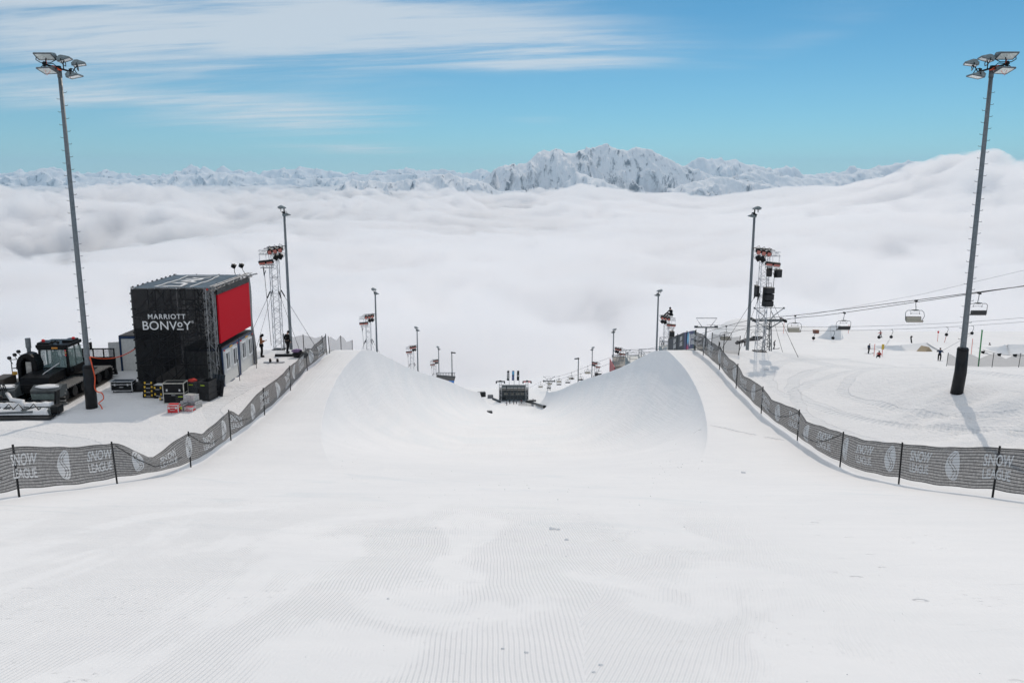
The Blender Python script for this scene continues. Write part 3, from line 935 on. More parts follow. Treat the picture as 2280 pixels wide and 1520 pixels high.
# strip of scrim returning round the near corner, and the far wing beyond the screen
gy2, gz2 = np.meshgrid(np.linspace(.0, .72, 8), np.linspace(.1, H - .2, 30))
grid_mesh('corner_scrim', W + .5 + .05 * np.sin(gz2 * 2.2) + .30 * (gy2 - .1) * (gz2 < 3), gy2 - .1, gz2, FABRIC, True, tw)
gy2, gz2 = np.meshgrid(np.linspace(D - .45, D + .15, 8), np.linspace(.05, H, 30))
grid_mesh('wing_scrim', W + .62 + .05 * np.sin(gz2 * 1.4) + .22 * (1 - gz2 / H), gy2, gz2, mat('grey_scrim', (.085, .088, .092), .7, alpha=.93), True, tw)
gx, gy = np.meshgrid(np.linspace(-.02, W + .45, 20), np.linspace(-.02, D, 24))
grid_mesh('back_scrim', *[np.meshgrid(np.linspace(.02, W, 6), np.linspace(.1, H - .1, 8))[0], np.full((8, 6), D + .06), np.meshgrid(np.linspace(.02, W, 6), np.linspace(.1, H - .1, 8))[1]], FABRIC, True, tw)
grid_mesh('side_scrim', np.full((8, 6), -.07), *np.meshgrid(np.linspace(.02, D, 6), np.linspace(.1, H - .1, 8)), FABRIC, True, tw)
rz_ = H + .04 + .05 * fbm(gx * .7, gy * .7, 3, 8) - .07 * np.sin(np.pi * gx / W) ** 2 * np.abs(np.sin(gy * 1.3))
roof = grid_mesh('roof_tarpaulin', gx, gy, rz_, ROOFM, True, tw)


def flat_text(txt, size, M, name, parent, m, bold=0.0, spacing=1.0, warp=None):
    v, f = text_polys(txt, size, bold, spacing, res=5)
    v = [M @ Vector(p) for p in v]
    if warp: v = [warp(p) for p in v]
    return MB().add(v, f).build(name, m, parent)


FRM = Matrix(((1, 0, 0, 0), (0, 0, -1, 0), (0, 1, 0, 0), (0, 0, 0, 1)))      # text plane stood up, facing -y


def front(x, z): return Matrix.Translation((x, -.27, z)) @ FRM


PRW = mat('white_banner_print', (.80, .80, .80), .7, 0, .04)
flat_text('MARRIOTT', .44, front(2.22, 4.76), 'lettering', tw, PRW, .004, 1.16)
flat_text('BONV', .80, front(1.72, 4.06), 'lettering', tw, PRW, .003, 1.02)
flat_text('o', .66, front(3.04, 4.24), 'lettering', tw, PRW, .004)
MB().box((3.04, -.27, 4.09), (.42, .01, .065)).build('lettering', PRW, tw)
flat_text('Y', .80, front(3.50, 4.06), 'lettering', tw, PRW, .003)
flat_text('®', .20, front(3.85, 4.5), 'lettering', tw, PRW)


def on_roof(p):
    i = float(np.interp(0, [0, 1], [0, 1]))
    x, y = p.x, p.y
    return Vector((x, y, float(H + .04 + .05 * fbm(x * .7, y * .7, 3, 8) - .07 * math.sin(math.pi * x / W) ** 2 * abs(math.sin(y * 1.3))) + .025))


RM = Matrix.Translation((2.85, 3.5, 0)) @ Matrix.Rotation(math.pi / 2 - .04, 4, 'Z') @ Matrix.Diagonal((1.5, 1.3, 1, 1))
flat_text('LAAX', 1.35, RM, 'roof_lettering', tw, PRW, .03, 1.0, on_roof)
for pts in ([(1.25, .6), (1.35, 4.4), (1.1, 6.6)], [(3.55, .5), (3.6, 4.5), (3.3, 6.7)], [(1.1, 6.6), (3.3, 6.7)], [(1.25, .6), (2.2, .3)]):
    MB().tube([on_roof(Vector((a, c, 0))) for a, c in [(pts[k][0] + (pts[k + 1][0] - pts[k][0]) * q / 8, pts[k][1] + (pts[k + 1][1] - pts[k][1]) * q / 8) for k in range(len(pts) - 1) for q in range(9)]], .035, 4).build('roof_line', PRW, tw)
# red screen on its own frame, top truss above it
sx_ = W + .72
MB().box((sx_, 3.55, 4.78), (.10, 6.45, 3.42)).build('red_screen', SCREEN, tw)
fr_ = MB()
for y in np.arange(.5, 7, 1.1): fr_.box((sx_ - .18, y, 4.75), (.2, .07, 3.5))
for z in (3.2, 4.3, 5.4, 6.4): fr_.box((sx_ - .14, 3.55, z), (.12, 6.4, .08))
fr_.build('screen_frame', BLKM, tw)
tr_ = MB(); beam(tr_, (W + .55, -.1, H - .02), (W + .55, D + .6, H - .02), .28, .45, .03, .018); tr_.tube([(W + .7, D + .1, H), (W + 1.1, D + .5, H + .06)], .05, 5)
tr_.build('top_truss', SCAF, tw)
MB().box((W + .75, 3.4, H - .25), (.12, 6.6, .35)).build('screen_hood', BLKM, tw)
# open scaffold bay at the near edge of the screen
ob = MB(); beam(ob, (W + .35, .1, .2), (W + .35, .1, H), .42, .5, .03, .02); beam(ob, (W + .42, .2, 2.9), (W + .42, .2, H - .2), .3, .45, .03, .02)
ob.build('corner_ladder_frame', SCAF, tw)
MB().box((W + .25, -.06, H - .05), (.12, .05, .1)).build('red_marker', mat('red_marker_plastic', (.7, .03, .03), .4), tw)

for i, (y, x) in enumerate(((D - .5, W - .15), (D - .2, W + .5))):
    t = thing('stage_light', ('small black stage light on a bent arm, left of the pair on the tower roof', 'small black stage light leaning on the far roof corner, right of the pair')[i], 'stage light', (TX0 + x, TY0 + y, TZ1 + .1), 0, 'stage lights on the tower roof')
    MB().tube([(0, 0, 0), (-.06 - .12 * i, 0, .22), (-.05 - .2 * i, .0, .45)], .022, 5).build('arm', BLKM, t)
    MB().box((-.05 - .2 * i, 0, .60), (.24, .28, .30), rot=(.3, .5, .3), bev=.05).tube([(-.05 - .2 * i, 0, .6), (-.2 - .2 * i, -.1, .66)], [.13, .15], 10).build('lamp_housing', BLKM, t)


def cabin(label, x0, x1, y0, y1, z0, z1, side):
    """site cabin: blue steel frame, ribbed cream panels, two white framed windows in the +x wall"""
    t = thing('site_cabin', label, 'site cabin', (x0, y0, z0), 0, 'site cabins')
    w_, d_, h_ = x1 - x0, y1 - y0, z1 - z0
    f_ = MB()
    for x in (.07, w_ - .07):
        for y in (.07, d_ - .07): f_.box((x, y, h_ / 2), (.14, .14, h_))
    for z in (.09, h_ - .09):
        for x in (.065, w_ - .065): f_.box((x, d_ / 2, z), (.13, d_ - .29, .18))
        for y in (.065, d_ - .065): f_.box((w_ / 2, y, z), (w_ - .29, .13, .18))
    f_.build('steel_frame', BLUEF, t)
    p_ = MB()
    p_.box((w_ / 2, d_ / 2, h_ / 2), (w_ - .12, d_ - .12, h_ - .3))
    for k in range(int(d_ / .2)):
        y = .2 + k * (d_ - .4) / max(1, int(d_ / .2) - 1)
        if side: p_.box((w_ - .05, y, .75), (.03, .13, 1.0))
    for k in range(int(w_ / .28)):
        x = .2 + k * (w_ - .4) / max(1, int(w_ / .28) - 1); p_.box((x, .05, h_ / 2), (.22, .03, h_ - .5))
    p_.build('wall_panels', CABW, t)
    MB().box((w_ / 2, d_ / 2, h_ + .02), (w_ - .02, d_ - .02, .05)).build('roof', ROOFD, t)
    if side:
        for k in (0, 1):
            y = d_ * (.28 + .44 * k)
            wf = MB(); ww, wh, zc = .95, 1.28, 1.72
            for s in (-1, 1): wf.box((w_ - .01, y + s * (ww / 2 - .06), zc), (.09, .12, wh)).box((w_ - .01, y, zc + s * (wh / 2 - .06)), (.09, ww - .25, .12))
            wf.box((w_ + .0, y + .08, zc), (.07, .06, wh - .25))
            o_ = wf.build('window', WHITEP, t)
            MB().box((w_ - .02, y, zc), (.03, ww - .2, wh - .2)).build('pane', GLASSD, o_)
        MB().box((w_ + .01, d_ / 2, h_ - .16), (.04, .55, .1)).build('maker_plate', mat('yellow_plate', (.6, .32, .04), .5), t)
        for y in (.35, d_ - .35): MB().box((w_ + .015, y, h_ - .2), (.05, .14, .08)).build('red_lamp', mat('red_marker_plastic', (.7, .03, .03), .4), t)
    return t


cz = zgf(-18.9, 56)
cabin('blue framed cabin under the near half of the red screen', -21.5, -18.98, 54.3, 57.65, cz - .15, cz + 2.55, True)
cabin('blue framed cabin under the far half of the red screen', -21.5, -18.98, 57.72, 61.0, cz - .15, cz + 2.55, True)
wc = cabin('cream cabin with a dark roof behind the left side of the black tower', -27.7, -24.45, 58.6, 61.4, -13.75, -11.05, False)
dr = MB().box((-.33, -.12, 1.2), (.7, .06, 2.2), rot=(0, 0, .35)).box((-.55, -.26, 1.1), (.10, .03, .05)).build('open_door', CABW, wc)

# ---- freight heaped at the foot of the tower
TRIM = mat('case_aluminium_trim', (.62, .63, .64), .35, .7, .1)
YEL = mat('yellow_catch', (.72, .45, .03), .45); LIME = mat('lime_tag', (.55, .75, .05), .5)
PLASTG = mat('dark_grey_plastic', (.055, .062, .066), .5, 0, .25); SILV = mat('ribbed_silver_case', (.40, .41, .40), .42, .4, .2)
REDCASE = mat('red_case_panel', (.62, .03, .035), .4, 0, .12); CASEB = mat('black_case_panel', (.009, .0095, .0105), .5, 0, .3, spec=.2); CREAM = mat('cream_edge', (.62, .60, .52), .5)


def flight_case(name, label, cat, u, v, wdh, rz, body, trim, grp, castors=False, stack=1, catch=None, handles=True, z=0.0, pos=None):
    p = pos if pos is not None else G(u, v)
    w_, d_, h_ = wdh
    t = thing(name, label, cat, p + Vector((0, d_ / 2, z)), rz, grp)
    zo = .12 if castors else .0
    MB().box((0, 0, zo + h_ / 2), (w_ - .02, d_ - .02, h_ - .02), bev=.02).build('body', body, t)
    tr__ = MB(); r = .022
    for sx in (-1, 1):
        for sy in (-1, 1): tr__.box((sx * (w_ / 2 - r), sy * (d_ / 2 - r), zo + h_ / 2), (2 * r + .004, 2 * r + .004, h_))
        for q in [0, h_] + [h_ * k / stack for k in range(1, stack)] + ([h_ * .68] if stack == 1 else []):
            tr__.box((0, sx * (d_ / 2 - r), zo + min(max(q, r), h_ - r)), (w_, 2 * r + .008, 2 * r)); tr__.box((sx * (w_ / 2 - r), 0, zo + min(max(q, r), h_ - r)), (2 * r + .008, d_, 2 * r))
    tr__.build('edge_trim', trim, t)
    for sx in (-.3, .3):
        if catch: MB().box((sx * w_, -d_ / 2 - .015, zo + h_ * .66), (.09, .03, .13)).build('latch', catch, t)
    if handles: MB().tube([(-.12, -d_ / 2 - .01, zo + h_ * .42), (-.12, -d_ / 2 - .05, zo + h_ * .42), (.12, -d_ / 2 - .05, zo + h_ * .42), (.12, -d_ / 2 - .01, zo + h_ * .42)], .015, 5).build('handle', TRIM, t)
    if castors:
        for sx in (-1, 1):
            for sy in (-1, 1): MB().tube([(sx * (w_ / 2 - .12) - .025, sy * (d_ / 2 - .12), .055), (sx * (w_ / 2 - .12) + .025, sy * (d_ / 2 - .12), .055)], .055, 8).build('castor', BLKP, t)
    return t


fc = 'cases at the foot of the screen tower'
flight_case('flight_case', 'wide black flight case on castors before the cream cabin', 'flight case', 270, 875, (1.35, .7, .62), .05, CASEB, TRIM, fc, True, 1, TRIM)
t = thing('dark_tarpaulin', 'crumpled dark tarpaulin heaped beside the wide black flight case', 'tarpaulin', G(306, 873))
a = MB().ell((0, .3, .22), (.55, .4, .42), 14); a.v = [(x + .1 * pn(x * 4, z * 4, 2), y, z + .12 * float(pn(x * 5, y * 5, 3))) for x, y, z in a.v]; a.build('folded_cloth', VINYL, t, True)
p0 = G(331, 886)
for k, (lab, w_) in enumerate((('black tool case with yellow catches, at the bottom of the left hand stack', .74), ('black tool case with yellow catches, second from bottom of the left hand stack', .70), ('black tool case with yellow catches, second from top of the left hand stack', .72), ('black tool case with yellow catches, top of the left hand stack', .64))):
    flight_case('tool_case', lab, 'tool case', 0, 0, (w_, .55, .26), .04 * (k - 1), CASEB, BLKP, fc, False, 1, YEL, True, .265 * k, p0)
p0 = G(353, 887)
for k, lab in enumerate(('black tool case under the snow dusted tool case, left of the two tier case', 'snow dusted black tool case stacked left of the big two tier case')):
    t = flight_case('tool_case', lab, 'tool case', 0, 0, (.62, .6, .40), -.06, CASEB, BLKP, fc, False, 1, YEL, True, .41 * k, p0)
MB().box((0, 0, .405), (.56, .52, .03), bev=.014).build('snow_dusting', sm if 'sm' in globals() else WHITEP, t)
flight_case('tool_case', 'low black box in the snow at the left foot of the big two tier case', 'tool case', 361, 893, (.45, .4, .24), .1, CASEB, TRIM, fc, False, 1, YEL, False)
flight_case('flight_case', 'big black two tier flight case with silver edges at the tower foot', 'flight case', 387, 899, (1.28, .75, 1.28), .03, CASEB, CREAM, fc, False, 2, TRIM)


def mesh_crate(label, pos, wdh, rz, m, grp):
    w_, d_, h_ = wdh
    t = thing('plastic_crate', label, 'crate', pos, rz, grp)
    b_ = MB()
    b_.box((0, 0, .05), (w_, d_, .1)); b_.box((0, d_ / 2 - .02, h_ / 2), (w_, .04, h_)); b_.box((-w_ / 2 + .02, 0, h_ / 2), (.04, d_, h_)); b_.box((w_ / 2 - .02, 0, h_ / 2), (.04, d_, h_)); b_.box((0, -d_ / 2 + .02, h_ / 2), (w_, .04, h_))
    for z in (.06, h_ * .33, h_ * .66, h_ - .04): b_.box((0, -d_ / 2 - .02, z), (w_ + .05, .05, .05)); b_.box((w_ / 2 + .02, 0, z), (.05, d_ + .04, .05))
    for k in range(9):
        x = -w_ / 2 + w_ * k / 8; b_.box((x, -d_ / 2 - .012, h_ / 2), (.025, .03, h_), rot=(0, .5, 0) if 0 < k < 8 else None)
    b_.build('ribbed_box', m, t)
    MB().box((0, -d_ / 2 - .055, h_ * .82), (.26, .02, .05)).build('lime_label', LIME, t)
    return t


p = G(425, 893) + Vector((0, .35, 0))
mesh_crate('big ribbed grey crate with a red bag on top, right of the two tier case', p + Vector((0, .35, .1)), (1.0, .8, 1.05), -.1, PLASTG, fc)
t = thing('red_bag', 'small red bag lying in the ribbed grey crate', 'bag', p + Vector((.0, .1, 1.12)))
a = MB().ell((0, 0, .06), (.3, .22, .13), 12); a.v = [(x, y, z + .05 * float(pn(x * 8, y * 8, 4))) for x, y, z in a.v]; a.build('fabric', RED_C, t, True)
mesh_crate('tall dark crate behind the silver cases, next to the leaning panel', G(455, 893) + Vector((.05, .5, 0)), (.72, .95, 1.2), -.2, mat('charcoal_plastic', (.02, .021, .023), .5), fc)
t = thing('stage_flat', 'flat black panel leaning against the tower corner', 'panel', G(472, 888) + Vector((0, .6, 0)), -.35)
b_ = MB().box((0, .28, .66), (.95, .05, 1.36), rot=(-.28, 0, 0), bev=.012)
o_ = b_.build('board', mat('black_panel_face', (.03, .032, .036), .35, 0, .3), t)
g_ = MB()
for k in range(1, 4): g_.box((-.475 + .95 * k / 4, .245, .66), (.015, .03, 1.3), rot=(-.28, 0, 0))
g_.build('ribs', BLKM, t)
mesh_crate('small dark box standing left of the silver case', G(402, 899) + Vector((0, .2, 0)), (.56, .4, .55), .1, mat('charcoal_plastic', (.02, .021, .023), .5), fc)
p0 = G(422, 910)
flight_case('silver_case', 'long ribbed silver case with a lime tag, under the other silver case', 'silver case', 0, 0, (1.05, .62, .42), -.3, SILV, TRIM, fc, False, 1, TRIM, True, 0, p0)
flight_case('silver_case', 'pale silver case lying on top of the long silver case', 'silver case', 0, 0, (.72, .5, .38), -.28, mat('pale_case', (.50, .50, .48), .5, .2, .1), TRIM, fc, False, 1, TRIM, True, .425, p0 + Vector((.02, .05, 0)))
flight_case('red_case', 'bright red square case with silver corners, nearest to the fence', 'red case', 384, 921, (.68, .5, .52), .04, REDCASE, TRIM, fc, False, 1, TRIM)
flight_case('grey_case', 'narrow dark grey case between the two red cases', 'grey case', 403, 917, (.3, .7, .36), -.2, mat('grey_case_panel', (.14, .145, .14), .5), TRIM, fc, False, 1, LIME, False)
flight_case('red_case', 'low red case in front of the long silver case', 'red case', 420, 917, (.56, .4, .27), -.2, REDCASE, TRIM, fc, False, 1, TRIM)
for i, (u, v, lab) in enumerate(((489, 878, 'short black marker post at the near corner of the cabins'), (534, 848, 'short black marker post leaning in front of the cabin windows'), (571, 820, 'short black marker post at the far end of the black tower'))):
    p = G(u, v); t = thing('marker_post', lab, 'post', p, 0, 'marker posts by the cabins')
    MB().tube([(0, 0, -.2), (-.08 if i == 1 else 0, 0, 1.45)], .022, 6).build('rod', BLKP, t); MB().ell((-.08 if i == 1 else 0, 0, 1.46), (.035, .035, .04), 8).build('cap', BLKP, t)

# ---- orange cable from the mast to the tower, with slack coils down the mast
m0 = bL + Vector((.35, -.15, 0))


def cat_curve(a, c, sag, n=14):
    return [a.lerp(c, k / n) - Vector((0, 0, sag * 4 * (k / n) * (1 - k / n))) for k in range(n + 1)]


a, c_ = m0 + Vector((-.1, 0, 3.15)), Vector((TX0 - .15, TY0 + .3, TZ0 + 2.75))
ob = MB().tube(cat_curve(a, c_, .35), .032, 6).build('power_cable', ORANGE); tag(ob, 'orange cable slung from the left mast across to the black tower', 'cable')
pts = [m0 + Vector(q) for q in ((-.12, 0, 3.15), (.0, -.05, 2.6), (.1, -.06, 1.9), (.04, -.08, 1.3), (.18, -.1, 1.05), (.42, -.05, .95), (.46, 0, .6), (.2, -.1, .35), (.3, -.1, .2), (.38, -.05, -.15), (.2, -.1, -.3))]
sm_pts = []
for i in range(len(pts) - 1):
    for k in range(4):
        s_ = k / 4; p1, p2 = pts[i], pts[i + 1]; p0_, p3 = pts[max(i - 1, 0)], pts[min(i + 2, len(pts) - 1)]
        sm_pts.append(.5 * ((2 * p1) + (p2 - p0_) * s_ + (2 * p0_ - 5 * p1 + 4 * p2 - p3) * s_**2 + (3 * p1 - p0_ - 3 * p2 + p3) * s_**3))
ob = MB().tube(sm_pts, .034, 6).build('power_cable', ORANGE); tag(ob, 'orange cable hanging in slack loops down the padded foot of the left mast', 'cable')

# ---- snowboard and bags by the two people
q = G(610, 808); sx_, sy_ = along(q)
t = thing('snowboard', 'snowboard with black bindings lying on the snow below the two people', 'snowboard', q + Vector((0, 0, .05)), 0, None, (sx_, -sy_, .15))
prof = [(-.78, .0), (-.72, .12), (-.55, .145), (0, .12), (.55, .145), (.72, .12), (.78, 0), (.72, -.12), (.55, -.145), (0, -.12), (-.55, -.145), (-.72, -.12)]
MB().prism(prof, 2, 0, .02).build('deck', mat('board_topsheet', (.30, .31, .33), .3, 0, .5, 3), t)
for s in (-.26, .26):
    bd = MB().box((s, 0, .05), (.13, .28, .04), bev=.01).box((s, -.13, .17), (.16, .05, .26), rot=(.3, 0, 0), bev=.015).tube([(s - .09, -.05, .12), (s, .02, .2), (s + .09, -.05, .12)], .03, 5).build('binding', BLKP, t)
q = G(640, 794)
t = thing('ski_bag', 'long flat black ski bag on the snow behind the fence', 'bag', q, .1); MB().box((0, .1, .09), (1.9, .32, .16), rot=(0, .03, .05), bev=.07).build('fabric', VINYL, t, True)
q = G(667, 796)
t = thing('duffel_bag', 'bulky black duffel bag at the right end of the ski bag', 'bag', q, -.1)
a = MB().ell((0, .1, .2), (.65, .3, .27), 16); a.v = [(x, y, z + .04 * float(pn(x * 6, y * 6, 4))) for x, y, z in a.v]; a.build('fabric', VINYL, t, True); MB().tube([(-.3, -.15, .3), (-.1, -.22, .42), (.1, -.22, .42), (.3, -.15, .3)], .02, 5).build('strap', BLKP, t)
t = thing('rucksack', 'lilac and black rucksack lying on the duffel bag', 'bag', q + Vector((-.22, .1, .40)), .2)
a = MB().ell((0, 0, .1), (.42, .22, .15), 14); a.v = [(x, y, z + .03 * float(pn(x * 9, y * 9, 7))) for x, y, z in a.v]; a.build('fabric', cloth('lilac', (.22, .15, .28)), t, True); MB().box((.26, -.1, .1), (.22, .16, .1), bev=.04).build('pocket', BLK, t)
# ================================================================ snow groomer, seen from behind
GBLK = mat('groomer_black_paint', (.007, .0075, .0085), .38, 0, .3, 4, spec=.14)
GGREY = mat('groomer_grey_panel', (.07, .082, .086), .5, 0, .3, 3)
TRACKM = mat('track_rubber_and_steel', (.022, .022, .022), .6, .1, .35, 8, spec=.2)
CLEAT = mat('worn_track_cleat', (.40, .385, .36), .5, .3, .3, 10)
GLASSC, nt, b = new_mat('cab_glass'); b.inputs['Base Color'].default_value = (.33, .47, .46, 1); b.inputs['Roughness'].default_value = .08; b.inputs['Alpha'].default_value = .32
BEACON = mat('red_beacon', (.75, .02, .02), .3, 0, .05)
AMBER = mat('amber_plate', (.65, .26, .03), .4, 0, .1)
snowcap, nt, b = new_mat('clinging_snow')
pos = N(nt, 'ShaderNodeTexCoord').outputs['Object']
b.inputs['Base Color'].default_value = (.82, .825, .835, 1); b.inputs['Roughness'].default_value = .8
bn = N(nt, 'ShaderNodeBump'); bn.inputs['Distance'].default_value = .08; nt.links.new(noise(nt, pos, 6, 5, .65), bn.inputs['Height']); nt.links.new(bn.outputs[0], b.inputs['Normal'])

gx0, gy0 = -29.15, 47.8
gz0 = zgf(gx0, 53)
gr = thing('snow_groomer', 'black tracked snow groomer with red beacons and a snow covered tiller, parked by the left mast', 'snow groomer', (gx0, gy0, gz0), math.radians(2))
gr['label'] = 'black tracked snow groomer with red beacons and a snow covered tiller behind'


def loop_pts(y0, y1, r, n=9):
    pts = []
    for k in range(n): a = math.pi / 2 + math.pi * k / (n - 1); pts.append((y0 + r * math.cos(a), r + r * math.sin(a)))
    for k in range(n): a = -math.pi / 2 + math.pi * k / (n - 1); pts.append((y1 + r * math.cos(a), r + r * math.sin(a)))
    return pts


TRK = loop_pts(2.35, 8.3, .46)
for s in (-1, 1):
    xc = s * 1.45
    a = MB(); n = len(TRK); vs, fs = [], []
    for x in (xc - .66, xc + .66):
        for (y, z), k in ((p, k) for p in TRK for k in (0,)): vs.append((x, y, z + .02))
        cy_, cz_ = sum(p[0] for p in TRK) / n, sum(p[1] for p in TRK) / n
        for y, z in TRK: vs.append((x, y + (cy_ - y) * (.02 if abs(z - .46) < .44 else .012), z + (cz_ - z) * .16 + .02))
    for k in range(n):
        k2 = (k + 1) % n
        fs += [(k, k2, 2 * n + k2, 2 * n + k), (n + k, 3 * n + k, 3 * n + k2, n + k2), (k, n + k, n + k2, k2), (2 * n + k, 2 * n + k2, 3 * n + k2, 3 * n + k)]
    a.add(vs, fs)
    tr_o = a.build('track', TRACKM, gr)
    cb = MB()
    P2 = TRK + [TRK[0]]; acc = 0
    for k in range(n):
        (ya, za), (yb, zb) = P2[k], P2[k + 1]; L = math.hypot(yb - ya, zb - za)
        d = .23 - acc
        while d < L:
            f = d / L; y, z = ya + (yb - ya) * f, za + (zb - za) * f
            ang = math.atan2(zb - za, yb - ya)
            nx, nz = (zb - za) / L, -(yb - ya) / L
            cb.box((xc, y + nx * .02, z + nz * .02 + .02), (1.42, .07, .10), rot=(ang, 0, 0)); d += .23
        acc = (acc + L) % .23
    cb.build('cleats', CLEAT, tr_o)
    for k in range(6): MB().tube([(xc - .5, 2.5 + k * 1.13, .45), (xc + .5, 2.5 + k * 1.13, .45)], .34, 14).build('wheel', BLKP, gr)
# hull, rear deck, engine hood with its arch, cab, blade
MB().box((0, 5.3, .95), (1.75, 6.6, .5), bev=.06).box((0, 2.7, 1.1), (2.0, 1.5, .35), bev=.05).build('hull', GBLK, gr)
MB().box((1.3, 6.1, 1.16), (1.2, 1.9, .07), bev=.02).box((-1.3, 6.1, 1.16), (1.2, 1.9, .07), bev=.02).build('mudguard', GBLK, gr)
MB().prism([(2.1, 1.2), (2.2, 1.62), (3.1, 1.72), (4.3, 1.72), (4.3, 1.2)], 0, -.55, 1.15).build('rear_deck', GBLK, gr)
b_ = MB()
for k in range(11):
    a0 = math.pi * k / 10; b_.box((-.82 + .50 * math.cos(a0), 3.95, 1.95 + .72 * math.sin(a0)), (.26, .85, .30), rot=(0, -a0 + math.pi / 2, 0), bev=.05)
b_.box((-1.30, 3.95, 1.5), (.24, .8, .95), bev=.05).box((-.34, 3.95, 1.5), (.24, .8, .95), bev=.05).box((-.82, 4.15, 1.8), (.8, .5, 1.3), bev=.05)
b_.build('engine_hood', GBLK, gr)
MB().box((-.72, 3.62, 1.92), (.34, .06, .75), bev=.02).build('air_filter', mat('pale_duct', (.38, .37, .35), .4, .3), gr)
MB().tube([(-1.0, 4.35, 1.2), (-1.0, 4.35, 3.0), (-1.0, 4.35, 3.05), (-1.0, 4.35, 3.65)], [.12, .12, .16, .16], 10).build('exhaust', GALV, gr)
MB().box((-2.0, 3.0, 1.25), (.8, 1.5, .55), bev=.05).build('tool_box', mat('brown_tool_box', (.07, .055, .045), .6), gr)
MB().tube([(-1.75, 3.6, 1.3), (-1.75, 3.6, 2.45), (-.9, 3.6, 2.5)], .03, 5).tube([(-1.75, 3.6, 1.9), (-1.2, 3.6, 1.95)], .03, 5).build('grab_frame', GBLK, gr)
for z, x in ((2.55, -1.85), (2.75, -1.5), (2.95, -1.25)): MB().box((x, 3.62, z), (.2, .16, .18), rot=(.3, 0, -.3), bev=.03).tube([(x, 3.62, z - .12), (x + .15, 3.7, z - .4)], .018, 4).build('work_light', BLKP, gr)
MB().box((-1.55, 3.5, 1.62), (.3, .05, .2)).build('warning_sign', mat('yellow_plate', (.6, .32, .04), .5), gr)
# cab: posts and roof with glass between
cab = MB()
X0, X1, Y0, Y1, Z0_, Z1_ = -.55, 1.32, 4.45, 6.35, 1.2, 3.05
cab.prism([(Y0, Z0_), (Y0 - .05, Z0_ + .55), (Y1 + .35, Z0_ + .5), (Y1 + .5, Z0_)], 0, X0, X1)
for x in (X0 + .06, X1 - .06):
    cab.tube([(x, Y0, Z0_ + .5), (x - .04 * (1 if x > 0 else -1), Y0 + .12, Z1_)], .075, 6).tube([(x, Y1 + .3, Z0_ + .45), (x - .06 * (1 if x > 0 else -1), Y1 - .2, Z1_)], .06, 6)
    cab.tube([(x, (Y0 + Y1) / 2 + .1, Z0_ + .5), (x, (Y0 + Y1) / 2 + .05, Z1_)], .045, 6)
cab.build('cab', GBLK, gr)
MB().box((.385, 5.35, Z1_ + .06), (1.95, 2.05, .22), bev=.09).box((.385, 4.42, Z1_ - .03), (1.8, .2, .26), bev=.05).box((-.2, 5.0, Z1_ + .2), (.75, 1.0, .14), bev=.06).box((1.0, 5.6, Z1_ + .22), (.6, 1.0, .16), bev=.07).build('cab_roof', GBLK, gr)
MB().box((.385, Y0 + .04, 2.3), (1.6, .03, 1.15), rot=(-.09, 0, 0)).build('rear_window', GLASSC, gr)
for k in (0, 1):
    MB().box((X1 + .005, 4.95 + .92 * k, 2.3), (.03, .80, 1.15), rot=(0, -.03, 0)).build('side_window', GLASSC, gr)
    MB().box((X0 - .005, 4.95 + .92 * k, 2.3), (.03, .80, 1.15)).build('side_window', GLASSC, gr)
MB().box((.385, Y1 + .12, 2.3), (1.6, .03, 1.2), rot=(.25, 0, 0)).build('windscreen', GLASSC, gr)
for x, s_ in ((.15, 1), (.95, 1.2)):
    MB().box((x, 5.2, 2.0), (.48 * s_, .16, .75), bev=.06).box((x, 5.2, 2.5), (.30 * s_, .12, .24), bev=.05).build('driver_seat', BLK, gr)
for x, y in ((-.35, 4.9), (1.15, 5.7)): MB().tube([(x, y, Z1_ + .2), (x, y, Z1_ + .38)], .10, 10).ell((x, y, Z1_ + .38), (.1, .1, .05), 8).build('beacon', BEACON, gr)
for x in (.4, .75): MB().ell((x, 4.5, Z1_ + .30), (.11, .09, .11), 8).tube([(x, 4.5, Z1_), (x, 4.5, Z1_ + .3)], .02, 4).build('work_light', BLKP, gr)
MB().box((.6, 4.31, Z1_ - .03), (.36, .02, .10)).build('number_plate', AMBER, gr)
for z in (2.85, 2.7, 2.55): MB().box((1.22, 4.37, z), (.09, .03, .08)).build('rear_lamp', BEACON if z != 2.7 else AMBER, gr)
MB().tube([(1.32, 6.5, 2.9), (1.8, 6.5, 2.9)], .025, 5).box((1.85, 6.45, 2.72), (.12, .2, .5), bev=.03).build('mirror', BLKP, gr)
MB().tube([(.2, 2.3, 1.25), (.55, 2.9, 1.75), (1.0, 3.9, 2.15)], .03, 5).build('hydraulic_arm', TRIM, gr)
for k in range(5): MB().tube([(1.25, 4.5 + k * .1, 1.2), (1.42, 4.5 + k * .1, 1.5), (1.30, 4.5 + k * .1, 1.85)], .03, 5).build('fin', GBLK, gr)
